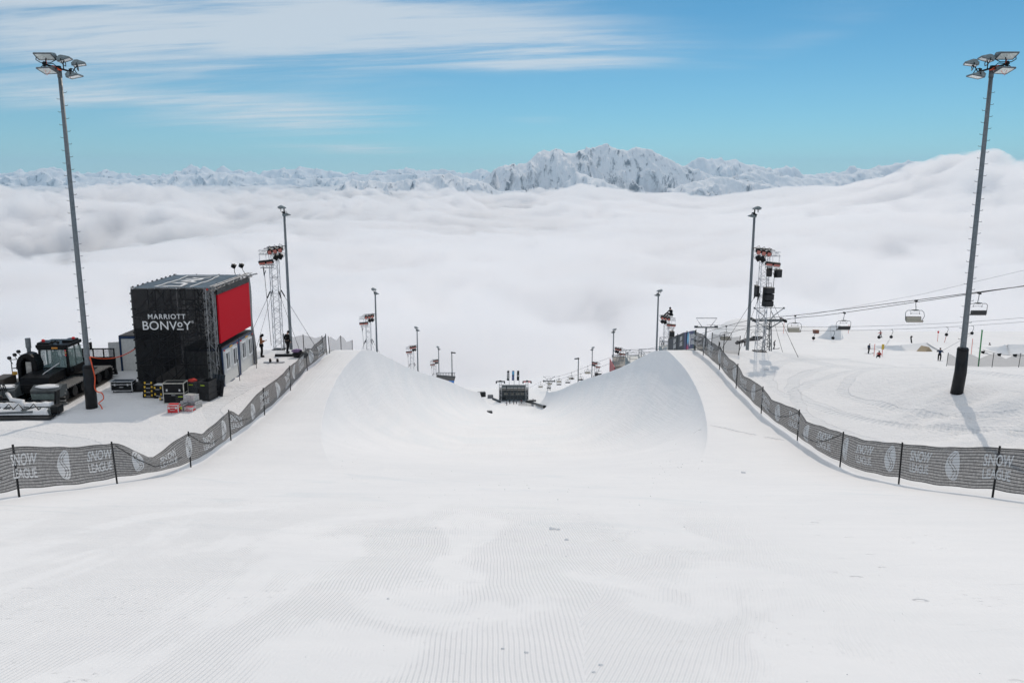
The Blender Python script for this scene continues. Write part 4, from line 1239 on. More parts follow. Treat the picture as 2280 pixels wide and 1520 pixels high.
# rear flaps, tiller and hoses
b_ = MB()
for s in (-1, 1): b_.prism([(1.35, .62), (1.25, 1.05), (1.75, 1.28), (2.3, 1.22), (2.2, .6)], 0, s * 1.3 - .85, s * 1.3 + .85)
b_.build('rear_flap', GGREY, gr)
for s in (-1, 1):
    a = MB().ell((s * 1.3, 1.75, 1.2), (.8, .42, .10), 14); a.v = [(x, y, z + .07 * float(pn(x * 3, y * 4, 5))) for x, y, z in a.v if True]; a.build('snow_on_flap', snowcap, gr, True)
MB().box((1.35, 1.18, .70), (1.6, .06, .36), rot=(.2, 0, 0), bev=.02).build('mud_flap', mat('green_grey_rubber', (.10, .135, .13), .6), gr)
MB().prism([(-.55, .06), (-.5, .34), (.0, .52), (.55, .42), (.6, .06)], 0, -2.45, 2.45).build('tiller', GGREY, gr)
n, m_ = 70, 20
gx, gy = np.meshgrid(np.linspace(-2.4, 2.4, n), np.linspace(-.72, .62, m_))
hh = .62 - .22 * (gy / .62) ** 2 - .16 * (gy < -.1) + .13 * fbm(gx * 1.6, gy * 2.2, 4, 17) + .03
hh = np.where((np.abs(gx) > 2.3) | ((gy > .6) | (gy < -.68)), .12, hh)
grid_mesh('snow_on_tiller', gx, gy, hh, snowcap, True, gr)
MB().box((2.62, -.1, .3), (.5, .75, .5), bev=.16).build('tiller_end', BLKP, gr)
MB().box((2.35, .55, .75), (.10, .5, 1.0), rot=(0, .12, 0), bev=.03).build('side_plate', GBLK, gr)
MB().ell((-1.05, .35, .85), (.36, .3, .26), 12).build('tiller_motor', BLKP, gr, True)
MB().tube([(-.9, 1.3, .9), (-.2, .4, .75), (.6, .1, .72), (.75, -.3, .45)], [.12, .12, .13, .10], 8).build('lift_arm', snowcap, gr, True)
for k, (x0, x1, h_) in enumerate(((-1.4, -1.0, 1.8), (-1.25, -.9, 1.65), (-1.1, -1.15, 1.95), (-1.5, -1.25, 1.6), (-.6, -.9, 1.5))):
    MB().tube([(x0, .3, .95), (x0 - .05, .45, 1.4), ((x0 + x1) / 2, .7, h_), (x1 + .05, 1.0, 1.5), (x1, 1.3, 1.0)], .03, 5).build('hose', BLKP, gr)
for k, x in enumerate((-.2, .35, 1.2, -1.9)):
    MB().tube([(x, -.5, .42), (x + .25, -.35, .68), (x + .55, -.5, .40)], .03, 5).build('finisher_rod', GBLK, gr)
MB().tube([(-.9, -.66, .22), (1.5, -.66, .30)], .06, 6).build('finisher_bar', GALV, gr)
MB().box((.2, -.95, .05), (5.2, .7, .05), bev=.015).build('finisher_mat', BLKP, gr)
# front blade and its mesh guard, seen past the mast
b_ = MB().prism([(9.3, .15), (9.05, .6), (9.15, 1.25), (9.3, 1.3), (9.25, .6), (9.45, .15)], 0, -2.15, 2.15)
for x in np.arange(-2.1, 2.11, .7): b_.box((x, 9.2, 1.62), (.07, .06, .7))
b_.box((0, 9.2, 1.98), (4.25, .07, .07)).box((0, 9.2, 1.35), (4.25, .09, .12))
b_.build('front_blade', GBLK, gr)
MB().box((0, 9.2, 1.66), (4.2, .02, .56)).build('blade_guard_mesh', mat('guard_mesh', (.25, .25, .27), .6, alpha=.35), gr)
MB().box((0, 8.7, .7), (1.2, 1.0, .3), bev=.04).build('blade_arm', GBLK, gr)
# ================================================================ camera, light, sky
SUN_AZ, SUN_EL = math.radians(16), math.radians(40)     # azimuth to the right of straight down the pipe
cam_d = bpy.data.cameras.new('camera'); cam = bpy.data.objects.new('camera', cam_d); COL.objects.link(cam)
cam_d.lens = 36 * FPX / 2280; cam_d.sensor_width = 36; cam_d.sensor_fit = 'HORIZONTAL'
cam_d.clip_start = .1; cam_d.clip_end = 200000
cam.location = (0, 0, 0)
cam.rotation_euler = (math.pi / 2 - TH, 0, math.atan((U0 - 1140) / FPX))
scene.camera = cam

sd = bpy.data.lights.new('sun', 'SUN'); so = bpy.data.objects.new('sun', sd); COL.objects.link(so)
sd.energy = 2.0; sd.angle = math.radians(.6); sd.color = (1.0, .87, .74)
sdir = Vector((math.sin(SUN_AZ) * math.cos(SUN_EL), math.cos(SUN_AZ) * math.cos(SUN_EL), math.sin(SUN_EL)))
so.rotation_euler = sdir.to_track_quat('Z', 'Y').to_euler()
so.location = sdir * 100

w = bpy.data.worlds.new('World'); scene.world = w; w.use_nodes = True
nt = w.node_tree; bg = nt.nodes['Background']
sky = N(nt, 'ShaderNodeTexSky', sky_type='NISHITA', sun_disc=False)
sky.sun_elevation = SUN_EL; sky.sun_rotation = SUN_AZ
sky.altitude = 2600; sky.air_density = 1.0; sky.dust_density = .1; sky.ozone_density = 1.6
tint = N(nt, 'ShaderNodeMix', data_type='RGBA', blend_type='MULTIPLY'); tint.inputs[0].default_value = 1
tint.inputs[7].default_value = (.125, .485, .58, 1)
nt.links.new(sky.outputs[0], tint.inputs[6])
# high cirrus: streaks on a plane far above
tc = N(nt, 'ShaderNodeTexCoord'); sep = N(nt, 'ShaderNodeSeparateXYZ'); nt.links.new(tc.outputs['Generated'], sep.inputs[0])
X, Y, Zd = sep.outputs
den = mathn(nt, 'ADD', mathn(nt, 'MAXIMUM', Zd, 0), .09)
cx = mathn(nt, 'DIVIDE', X, den); cy = mathn(nt, 'DIVIDE', Y, den)


def plane_vec(ax, ay, rot, ox=0, oy=0):
    c, s = math.cos(rot), math.sin(rot)
    px = mathn(nt, 'ADD', mathn(nt, 'MULTIPLY', cx, c * ax), mathn(nt, 'MULTIPLY_ADD', cy, -s * ax, ox))
    py = mathn(nt, 'ADD', mathn(nt, 'MULTIPLY', cx, s * ay), mathn(nt, 'MULTIPLY_ADD', cy, c * ay, oy))
    cm = N(nt, 'ShaderNodeCombineXYZ'); nt.links.new(px, cm.inputs[0]); nt.links.new(py, cm.inputs[1])
    return cm.outputs[0]


fib = noise(nt, plane_vec(.9, 5.5, math.radians(8), 3, 1), 1.0, 8, .62, .5)      # fine fibres
mid = noise(nt, plane_vec(.55, 1.9, math.radians(4), 7.3, 2.2), 1.0, 6, .6, .3)
# the broad veil upper left, the band below it
elev = mathn(nt, 'ARCTAN2', Zd, mathn(nt, 'SQRT', mathn(nt, 'ADD', mathn(nt, 'MULTIPLY', X, X), mathn(nt, 'MULTIPLY', Y, Y))))
azi = mathn(nt, 'ARCTAN2', X, Y)


def blob(a0, e0, sa, se, tilt=0.0):
    da = mathn(nt, 'SUBTRACT', azi, math.radians(a0)); de = mathn(nt, 'SUBTRACT', elev, math.radians(e0))
    de = mathn(nt, 'MULTIPLY_ADD', da, -tilt, de)
    q = mathn(nt, 'ADD', mathn(nt, 'POWER', mathn(nt, 'ABSOLUTE', mathn(nt, 'DIVIDE', da, math.radians(sa))), 2.0),
              mathn(nt, 'POWER', mathn(nt, 'ABSOLUTE', mathn(nt, 'DIVIDE', de, math.radians(se))), 2.0))
    return mathn(nt, 'EXPONENT', mathn(nt, 'MULTIPLY', q, -1))


def addm(*a):
    r = a[0]
    for q in a[1:]:
        r = mathn(nt, 'ADD', r, q)
    return r


def gain(v, k):
    return mathn(nt, 'MULTIPLY', v, k)


veil = addm(gain(blob(-10, 9.2, 15, 2.6, .02), 1.7), gain(blob(2, 7.7, 9, 1.3, -.05), 1.4), gain(blob(-27, 8.6, 14, 4.0), 1.3),
            gain(blob(-13.5, 3.55, 7.0, 1.0, .02), 1.5), gain(blob(-26, 4.5, 9, .6), 1.2), gain(blob(-10, 1.7, 5, .35), 1.3),
            gain(blob(1.5, 3.5, 2.6, .35), .6), gain(blob(-4, 12.8, 14, 1.8, .1), .75), gain(blob(19, 8.3, 5, .9, .25), .4), gain(blob(24, 11, 7, .9, .2), .4))
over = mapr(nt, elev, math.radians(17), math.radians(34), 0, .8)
dens = mathn(nt, 'MULTIPLY', veil, addm(gain(mapr(nt, fib, .28, .75), .36), gain(mapr(nt, mid, .30, .72), .62), .12))
dens = mapr(nt, dens, .06, 1.35, 0, .76)
cl = mixc(nt, dens, tint.outputs[2], (5.6, 6.0, 6.3))
# white overcast added out of view as fill, to lift and neutralise shadows
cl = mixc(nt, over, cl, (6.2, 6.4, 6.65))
# pale haze close to the horizon
hz = mathn(nt, 'EXPONENT', mathn(nt, 'MULTIPLY', mathn(nt, 'MAXIMUM', elev, 0), -9.0))
cl = mixc(nt, gain(hz, .50), cl, (4.7, 4.95, 5.55))
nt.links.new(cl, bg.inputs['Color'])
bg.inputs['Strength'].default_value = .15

scene.view_settings.view_transform = 'Standard'; scene.view_settings.look = 'None'
scene.view_settings.exposure = -0.27; scene.view_settings.gamma = 1.0
scene.cycles.use_denoising = True
scene.cycles.volume_bounces = 14
scene.cycles.max_bounces = 16
scene.cycles.transparent_max_bounces = 24
scene.cycles.sample_clamp_indirect = 6

# ================================================================ snow
sm, nt, b = new_mat('groomed_snow')
geo = N(nt, 'ShaderNodeNewGeometry'); pos = geo.outputs['Position']
sp = N(nt, 'ShaderNodeSeparateXYZ'); nt.links.new(pos, sp.inputs[0]); X, Y, Z = sp.outputs


def comb(x, y, z=0.0):
    c = N(nt, 'ShaderNodeCombineXYZ')
    for i, q in enumerate((x, y, z)):
        if isinstance(q, (int, float)): c.inputs[i].default_value = q
        else: nt.links.new(q, c.inputs[i])
    return c.outputs[0]


def cord(rot, ox, wob):
    """combed ridges about 5 cm apart, left by the tiller"""
    c, s = math.cos(rot), math.sin(rot)
    a = mathn(nt, 'ADD', mathn(nt, 'MULTIPLY', X, c), mathn(nt, 'MULTIPLY_ADD', Y, s, ox))
    l = mathn(nt, 'SUBTRACT', mathn(nt, 'MULTIPLY', Y, c), mathn(nt, 'MULTIPLY', X, s))
    n1 = noise(nt, comb(mathn(nt, 'MULTIPLY', a, .22), mathn(nt, 'MULTIPLY', l, .22), ox), 1.0, 2, .5)
    a = mathn(nt, 'MULTIPLY_ADD', n1, wob, a)
    return mathn(nt, 'SINE', mathn(nt, 'MULTIPLY', a, 2 * math.pi / .052))


pa = noise(nt, comb(mathn(nt, 'MULTIPLY', X, .33), mathn(nt, 'MULTIPLY', Y, .12), 3.0), 1.0, 3, .5)
side = mapr(nt, mathn(nt, 'ADD', X, mathn(nt, 'MULTIPLY_ADD', pa, 5.0, mathn(nt, 'MULTIPLY', Y, -.22))), 1.15, 1.22)
c1, c2 = cord(0.03, 0, .42), cord(-.26, 4, .6)
stripe = mathn(nt, 'ADD', mathn(nt, 'MULTIPLY', c1, mathn(nt, 'SUBTRACT', 1, side)), mathn(nt, 'MULTIPLY', c2, side))
patch = mapr(nt, noise(nt, comb(mathn(nt, 'MULTIPLY', X, .45), mathn(nt, 'MULTIPLY', Y, .16), 9.0), 1.0, 5, .6, .8), .40, .52)
inside = mapr(nt, mathn(nt, 'ABSOLUTE', X), 10.5, 13.5, 1, 0)
near = mapr(nt, mathn(nt, 'MULTIPLY_ADD', X, .35, Y), 16, 27, 1, 0)
cmask = mathn(nt, 'MULTIPLY', mathn(nt, 'MULTIPLY', patch, inside), near)
rightrough = mapr(nt, mathn(nt, 'MULTIPLY_ADD', Y, -.12, X), .8, 4.5, 1, .12)
cmask = mathn(nt, 'MULTIPLY', cmask, rightrough)
h_cord = mathn(nt, 'MULTIPLY', mathn(nt, 'MULTIPLY', stripe, cmask),   .0046)
# scratched ice streaks across the run, crumbs, soft lumps
streak = noise(nt, comb(mathn(nt, 'MULTIPLY', X, .9), mathn(nt, 'MULTIPLY', Y, 5.0), 0.0), 1.0, 5, .65, .4)
streak = mathn(nt, 'MULTIPLY', mapr(nt, streak, .56, .75), mapr(nt, noise(nt, pos, .22, 3), .45, .65))
crumbs = mapr(nt, noise(nt, pos, 9.0, 4, .7), .60, .80)
crumbs = mathn(nt, 'MULTIPLY', crumbs, mapr(nt, noise(nt, pos, .35, 3, .6), .48, .66))
lump = noise(nt, pos, 1.3, 5, .6)
grain = noise(nt, pos, 34.0, 3, .7)
offc = mapr(nt, mathn(nt, 'ABSOLUTE', X), 14.3, 16.5)
# tyre and cat tracks bending over the right hand shelf and past the tower
tr = None
for (ax, ay, r0, r1, x0, x1, y0, y1) in ((27, 52, 8.6, 9.3, 16, 29, 36, 63), (27, 51, 6.0, 6.6, 16, 28, 37, 62), (29, 54, 11.6, 12.3, 16, 28, 36, 68), (27, 48, 9.8, 10.4, 16, 27, 35, 60),
                                         (-8, 51, 9.6, 10.5, -19.4, -15, 42, 60), (-30, 30, 13.2, 14.6, -30, -15.5, 30, 52), (48, 78, 24, 25.2, 16, 40, 50, 110), (52, 74, 31, 32.4, 16, 45, 45, 110)):
    dx = mathn(nt, 'SUBTRACT', X, ax); dy = mathn(nt, 'SUBTRACT', Y, ay)
    rr = mathn(nt, 'SQRT', mathn(nt, 'ADD', mathn(nt, 'MULTIPLY', dx, dx), mathn(nt, 'MULTIPLY', dy, dy)))
    rr = mathn(nt, 'MULTIPLY_ADD', noise(nt, pos, .25, 3), 1.6, rr)
    bnd = mathn(nt, 'MULTIPLY', mapr(nt, rr, r0 + .7, r0 + .8), mapr(nt, rr, r1 + .8, r1 + .9, 1, 0))
    box_ = mathn(nt, 'MULTIPLY', mathn(nt, 'MULTIPLY', mapr(nt, X, x0, x0 + 1), mapr(nt, X, x1 - 1, x1, 1, 0)), mathn(nt, 'MULTIPLY', mapr(nt, Y, y0, y0 + 3), mapr(nt, Y, y1 - 3, y1, 1, 0)))
    tread = mathn(nt, 'SINE', mathn(nt, 'MULTIPLY', mathn(nt, 'ARCTAN2', dy, dx), r1 * 2 * math.pi / .35))
    q = mathn(nt, 'MULTIPLY', mathn(nt, 'MULTIPLY', bnd, box_), mathn(nt, 'MULTIPLY_ADD', tread, .4, -1.0))
    tr = q if tr is None else mathn(nt, 'ADD', tr, q)
h = addm(h_cord, gain(streak, -.010), gain(crumbs, .02), gain(lump, .030), gain(grain, .0020), gain(tr, .04))
h = mathn(nt, 'MULTIPLY_ADD', mathn(nt, 'MULTIPLY', noise(nt, pos, 3.2, 5, .68), offc), .11, h)
# faint traversing edge marks on the pipe walls
wall = mapr(nt, Y, 44, 60)
scr = noise(nt, comb(mathn(nt, 'MULTIPLY', X, 1.8), mathn(nt, 'MULTIPLY', mathn(nt, 'MULTIPLY_ADD', X, -.8, Y), .12), mathn(nt, 'MULTIPLY', Z, .5)), 1.0, 5, .65)
cut = noise(nt, comb(mathn(nt, 'MULTIPLY', mathn(nt, 'ABSOLUTE', X), 9.0), mathn(nt, 'MULTIPLY', Y, .05), mathn(nt, 'MULTIPLY', Z, 1.2)), 1.0, 4, .6)
h = mathn(nt, 'MULTIPLY_ADD', mathn(nt, 'MULTIPLY', cut, mathn(nt, 'MULTIPLY', wall, mathn(nt, 'SUBTRACT', 1, offc))), .035, h)
vor = N(nt, 'ShaderNodeTexVoronoi'); vor.inputs['Scale'].default_value = 2.2; vor.inputs['Randomness'].default_value = .8; nt.links.new(pos, vor.inputs['Vector'])
prints = mathn(nt, 'MULTIPLY', mapr(nt, vor.outputs['Distance'], .10, .24, 1, 0), mapr(nt, mathn(nt, 'ABSOLUTE', mathn(nt, 'SUBTRACT', X, mathn(nt, 'MULTIPLY_ADD', Y, .22, 2.6))), .25, .7, 1, 0))
prints = mathn(nt, 'MULTIPLY', prints, mapr(nt, noise(nt, pos, .8, 2), .46, .52))
prints = mathn(nt, 'MULTIPLY', prints, mapr(nt, Y, 17, 22, 1, 0))
h = mathn(nt, 'MULTIPLY_ADD', prints, -.05, h)
h = mathn(nt, 'MULTIPLY_ADD', mathn(nt, 'MULTIPLY', scr, mathn(nt, 'MULTIPLY', wall, mathn(nt, 'SUBTRACT', 1, offc))), .05, h)
ca, cb = G(1541, 966), G(1745, 981)
cd = (cb - ca); cl_len = math.hypot(cd.x, cd.y); ux, uy = cd.x / cl_len, cd.y / cl_len
al = mathn(nt, 'ADD', mathn(nt, 'MULTIPLY', mathn(nt, 'SUBTRACT', X, ca.x), ux), mathn(nt, 'MULTIPLY', mathn(nt, 'SUBTRACT', Y, ca.y), uy))
ac = mathn(nt, 'SUBTRACT', mathn(nt, 'MULTIPLY', mathn(nt, 'SUBTRACT', X, ca.x), uy), mathn(nt, 'MULTIPLY', mathn(nt, 'SUBTRACT', Y, ca.y), ux))
ac = mathn(nt, 'ABSOLUTE', mathn(nt, 'ADD', ac, gain(mathn(nt, 'SUBTRACT', noise(nt, pos, 1.1, 4), .5), .45)))
crack = mathn(nt, 'MULTIPLY', mapr(nt, ac, .05, .16, 1, 0), mathn(nt, 'MULTIPLY', mapr(nt, al, 0, .2), mapr(nt, al, cl_len - .3, cl_len, 1, 0)))
crack = mathn(nt, 'MULTIPLY', crack, mapr(nt, noise(nt, pos, .9, 2), .38, .5))
h = mathn(nt, 'MULTIPLY_ADD', crack, -.09, h)
bn = N(nt, 'ShaderNodeBump'); bn.inputs['Strength'].default_value = 1.0; bn.inputs['Distance'].default_value = 1.0
nt.links.new(h, bn.inputs['Height']); nt.links.new(bn.outputs[0], b.inputs['Normal'])
# wind scoured, older and fresher snow differ a little in tone
tone = addm(gain(noise(nt, pos, .18, 4, .6), .6), gain(noise(nt, comb(mathn(nt, 'MULTIPLY', X, .5), mathn(nt, 'MULTIPLY', Y, 2.0)), .6, 5, .6), .4))
icy = mathn(nt, 'MULTIPLY', mapr(nt, noise(nt, comb(mathn(nt, 'MULTIPLY', X, .22), mathn(nt, 'MULTIPLY_ADD', X, .25, mathn(nt, 'MULTIPLY', Y, .45))), 1.0, 4, .6, .7), .56, .66), mathn(nt, 'MULTIPLY', mapr(nt, Y, 13, 20), mapr(nt, Y, 34, 40, 1, 0)))
colr = mixc(nt, mapr(nt, tone, .32, .68), (.80, .805, .815), (.855, .855, .86))
colr = mixc(nt, gain(icy, .5), colr, (.735, .765, .785))
colr = mixc(nt, gain(streak, .25), colr, (.70, .73, .76))
colr = mixc(nt, mathn(nt, 'MINIMUM', gain(tr, -.32), .5), colr, (.70, .725, .75))
ice = mathn(nt, 'MULTIPLY', mapr(nt, noise(nt, comb(mathn(nt, 'MULTIPLY', X, .25), mathn(nt, 'MULTIPLY', Y, .05), mathn(nt, 'MULTIPLY', Z, .30)), 1.0, 6, .65, .5), .46, .62), mathn(nt, 'MULTIPLY', wall, mathn(nt, 'SUBTRACT', 1, offc)))
colr = mixc(nt, gain(ice, .22), colr, (.70, .765, .80))
nt.links.new(colr, b.inputs['Base Color'])
b.inputs['Roughness'].default_value = .75; b.inputs['Specular IOR Level'].default_value = .2

# grid lines follow the lip so its edge stays crisp
ys = np.concatenate([np.arange(-14, 14, .25), np.arange(14, 40, .3), np.arange(40, 74, .4), np.arange(74, 120, 1.0), np.arange(120, 316, 2.2),
                     np.array([316, 317, 318, 319, 320, 321, 322, 323]), np.arange(325, 420, 3), np.arange(420, 700, 8)])
sI = np.sin(np.linspace(0, np.pi / 2, 46)) ** .9
sI = np.concatenate([-sI[:0:-1], sI])
oO = np.concatenate([[.05, .12, .25, .5, .9], np.arange(1.3, 12, .4), np.arange(12, 34, .55), np.geomspace(34, 300, 60)])
we = np.maximum(lipw(ys), 5.0)
cols_x = np.concatenate([-(we[:, None] + oO[None, ::-1]), we[:, None] * sI[None, :], we[:, None] + oO[None, :]], 1)
GY = np.repeat(ys[:, None], cols_x.shape[1], 1)
ground = grid_mesh('snow_slope', cols_x, GY, zg(cols_x, GY), sm)
tag(ground, 'groomed white ski slope with the halfpipe cut into it', kind='structure')
# ================================================================ chairlift, drag lift, ski field, far buildings
CHAIRF = mat('chair_tube', (.10, .11, .12), .45, .4, .2); CUSH = mat('tan_cushion', (.50, .46, .38), .7, 0, .12); CBACK = mat('black_seat_back', (.022, .023, .026), .5)
CANOPY = mat('grey_chair_canopy', (.085, .10, .105), .5)


def chair_proto():
    t = thing('lift_chair', None, 'lift chair', (0, 0, 0), 0, 'chairs of the chairlift')
    w_ = 1.12
    MB().box((0, 0, 0), (.22, .75, .20), bev=.04).box((0, -.2, .1), (.30, .25, .14), bev=.03).build('grip', BLKM, t)
    MB().tube([(0, 0, 0), (.02, 0, -.5), (.12, .06, -.95), (.12, .1, -1.15)], .045, 6).build('hanger', CHAIRF, t)
    MB().ell((.05, .1, -1.2), (.52, .26, .10), 14).build('canopy', CANOPY, t, True)
    for s in (-1, 1):
        MB().tube([(.05, .1, -1.22), (s * w_ * .85, .1, -1.24), (s * w_ * 1.08, .05, -1.45), (s * w_ * 1.14, -.1, -1.95), (s * w_ * 1.0, .15, -2.5), (s * w_ * .85, .3, -2.62)], .04, 6).build('side_frame', CHAIRF, t)
    MB().tube([(-.55, .1, -1.22), (-.6, -.05, -1.6), (.65, -.05, -1.6), (.55, .1, -1.22)], .025, 5).build('safety_bar', CHAIRF, t)
    for s in (-.55, .6): MB().ell((s, -.06, -1.62), (.07, .05, .08), 8).build('foot_rest_stub', BLKP, t)
    MB().box((0, .30, -2.32), (w_ * 1.86, .08, .56), rot=(-.18, 0, 0), bev=.03).build('backrest', CBACK, t)
    MB().box((0, .245, -2.32), (w_ * 1.76, .05, .46), rot=(-.18, 0, 0), bev=.02).build('back_cushion', CUSH, t)
    MB().box((0, -.02, -2.60), (w_ * 1.86, .56, .10), rot=(.12, 0, 0), bev=.04).build('seat', CUSH, t)
    MB().box((0, .0, -2.67), (w_ * 1.9, .5, .05), rot=(.12, 0, 0)).tube([(w_ * .95, .1, -2.62), (w_ * 1.12, .1, -2.62)], .09, 8).build('seat_pan', CBACK, t)
    return t


LP = {0: (58.5, 30), 1: None}
def lift_xy(t):
    return float(np.interp(t, [20, 104, 135, 147, 253, 390, 620], [58.0, 52.0, 47.6, 44.4, 32.6, 16.4, -8]))


f_lz = pchip([20, 100, 135, 147, 195, 253, 320, 390, 620], [3.8, -13.9, -22.0, -24.7, -38.5, -54.0, -74.5, -94.8, -170])


def lift_pt(t, side):
    """t: metres down the line; side +1 the cable further right"""
    return Vector((lift_xy(t) + side * 2.6, t * (CT + .1 * ST), float(f_lz(t)) + .45 * side * max(0, (140 - t) / 60)))


for side, lab in ((1, 'right hand haul cable of the chairlift carrying the chairs seen from behind'), (-1, 'left hand haul cable of the chairlift carrying the chairs with tan seats')):
    o = MB().tube([lift_pt(q, side) for q in np.concatenate([np.arange(22, 180, 6), np.arange(180, 600, 9)])], .042, 5).build('haul_cable', BLKM)
    tag(o, lab, 'cable', 'haul cables of the chairlift')

CH = chair_proto(); first = True
clab = {
    (1, 100): 'black backed lift chair nearest the right edge, just right of the near mast', (1, 130): 'black backed lift chair between the two kicker jumps and the tan chair',
    (-1, 104): 'tan seated lift chair left of the right mast, above the skier on a ledge', (-1, 135): 'tan seated lift chair between the big speaker tower and the snow kicker',
    (-1, 160): 'tan seated lift chair low over the grey net, left of the speaker tower', (1, 158): 'black backed lift chair passing behind the big speaker tower',
}
order = ['first', 'second', 'third', 'fourth', 'fifth', 'sixth', 'seventh', 'eighth', 'ninth', 'tenth']
cnt = {1: 0, -1: 0}
CHAIRS = []
for side, ts in ((1, [100, 130, 158, 244, 274, 296, 328, 356, 378, 408]), (-1, [104, 135, 160, 236, 290, 320, 348, 372, 400])):
    for q in ts:
        o = CH if first else copy_tree(CH); first = False
        o.scale = (.9, .9, .97); o.location = lift_pt(q, side) - Vector((0, 0, .08)); o.rotation_euler = (0, 0, (math.pi if side > 0 else 0) + RNG.uniform(-.05, .05))
        lab = clab.get((side, q))
        if not lab:
            lab = f"{order[cnt[side]]} {'black backed' if side > 0 else 'tan seated'} chair of the chairlift below the near pylon"; cnt[side] += 1
        o['label'] = lab
        CHAIRS.append((side, q, o.location.copy()))


def pylon(label, q, H, rows):
    p = Vector((lift_xy(q), lift_pt(q, 0).y, float(f_lz(q)) - .25))
    H = max(H, p.z - zgf(p.x, p.y) + .6)
    t = thing('lift_pylon', label, 'lift pylon', p - Vector((0, 0, H)), 0, 'chairlift pylons')
    m = lattice(MB(), 1.15, 0, H, 1.0, .09, .05); m.v = [(x * (1.25 - .55 * z / H), y * (1.25 - .55 * z / H), z) for x, y, z in m.v]
    m.build('lattice_mast', GALVD, t)
    MB().box((0, 0, H + .1), (5.7, .45, .42), bev=.05).tube([(-2.4, 0, H), (0, 0, H - 1.5)], .09, 6).tube([(2.4, 0, H), (0, 0, H - 1.5)], .09, 6).build('crossarm', GALVD, t)
    for s in (-1, 1):
        b_ = MB().box((s * 2.6, 0, H + .05), (.3, 3.2, .22), bev=.04)
        for k in range(6): b_.tube([(s * 2.6 - .16, -1.4 + k * .56, H + .14), (s * 2.6 + .16, -1.4 + k * .56, H + .14)], .22, 10)
        b_.build('sheave_train', BLKM, t)
    g = MB()
    for s in (-1, 1): g.tube([(s * .3, 0, H + .2), (s * 1.1, 0, H + 1.1), (s * 2.5, 0, H + 2.2)], .07, 5).tube([(s * 2.5, 0, H + 2.2), (s * .9, 0, H + 2.3), (0, 0, H + 2.25)], .05, 5).box((s * 2.55, 0, H + 2.25), (.25, .3, .3)).tube([(s * 1.2, 0, H + .3), (s * .35, 0, H + 1.8)], .05, 5)
    g.build('service_gantry', GALVD, t)
    return t


pylon('dark lattice lift pylon standing behind the big speaker tower', 147, 6, 6)
pylon('lift pylon with a wide crossarm behind the red sided shelter', 253, 6, 6)
pylon('small far lift pylon right of the scaffold judging stand', 390, 6.5, 6)

# ---- drag lift along the ski field
T0, T1 = P(1572, 731, 196), P(2300, 714, 186)
for dz, lab in ((0, 'lower thin cable of the drag lift across the ski field'), (.9, 'upper thin cable of the drag lift across the ski field')):
    o = MB().tube(cat_curve(T0 + Vector((0, 0, dz)), T1 + Vector((0, 3 * (dz > 0), dz * .3)), 1.2, 24), .03, 4).build('drag_cable', BLKM); tag(o, lab, 'cable', 'drag lift cables')
p = T0.copy(); gz_ = zgf(p.x, p.y)
t = thing('drag_lift_pylon', 'thin T shaped drag lift pylon above the end of the right fence', 'lift pylon', (p.x, p.y, gz_))
hh = p.z - gz_ + .3
MB().tube([(0, 0, -.5), (0, 0, hh)], .2, 8).build('pole', GALVD, t); MB().box((0, 0, hh), (5.0, .3, .3)).box((-2.3, 0, hh + .1), (.8, .3, .5)).box((2.3, 0, hh + .1), (.8, .3, .5)).build('crossarm', GALVD, t)
MB().tube([(-.9, 0, hh), (-2.4, 0, hh + 2.1), (2.4, 0, hh + 2.1), (.9, 0, hh)], .09, 5).build('service_gantry', GALVD, t)
hl = [(1818, 'left of the snow kicker'), (1862, 'in front of the snow kicker'), (1965, 'above the snowboarder in the middle of the field'), (1992, 'just right of the snowboarder'), (2113, 'left of the near right mast'), (2168, 'just right of the near right mast')]
for i, (u, w_) in enumerate(hl):
    s = (u - 1572) / (2300 - 1572)
    q = T0.lerp(T1, s) - Vector((0, 0, 1.2 * 4 * s * (1 - s)))
    t = thing('drag_hanger', f'small drag lift hanger {w_}', 'drag hanger', q, .2, 'drag lift hangers')
    MB().tube([(0, 0, 0), (.55, 0, -.15), (.7, 0, -.6), (.35, 0, -1.5)], .05, 5).build('arm', GALVD, t)
    MB().tube([(.35, -.15, -1.7), (.35, .15, -1.7)], .34, 10).build('reel', BLKM, t)
    if i in (0, 4): MB().tube([(.35, 0, -1.9), (-.2, 0, -4.6)], .06, 5).tube([(-.5, 0, -4.7), (.1, 0, -4.6)], .08, 5).build('tow_bar', mat('pale_red_bar', (.5, .15, .12), .5), t)
o = MB().tube([P(2280, 546 + 55, 210), P(2050, 655, 235), P(1800, 701, 262), P(1640, 735, 290)], .03, 4).build('overhead_wire', GALVD); tag(o, 'very thin high wire crossing above the chairlift on the right', 'wire')

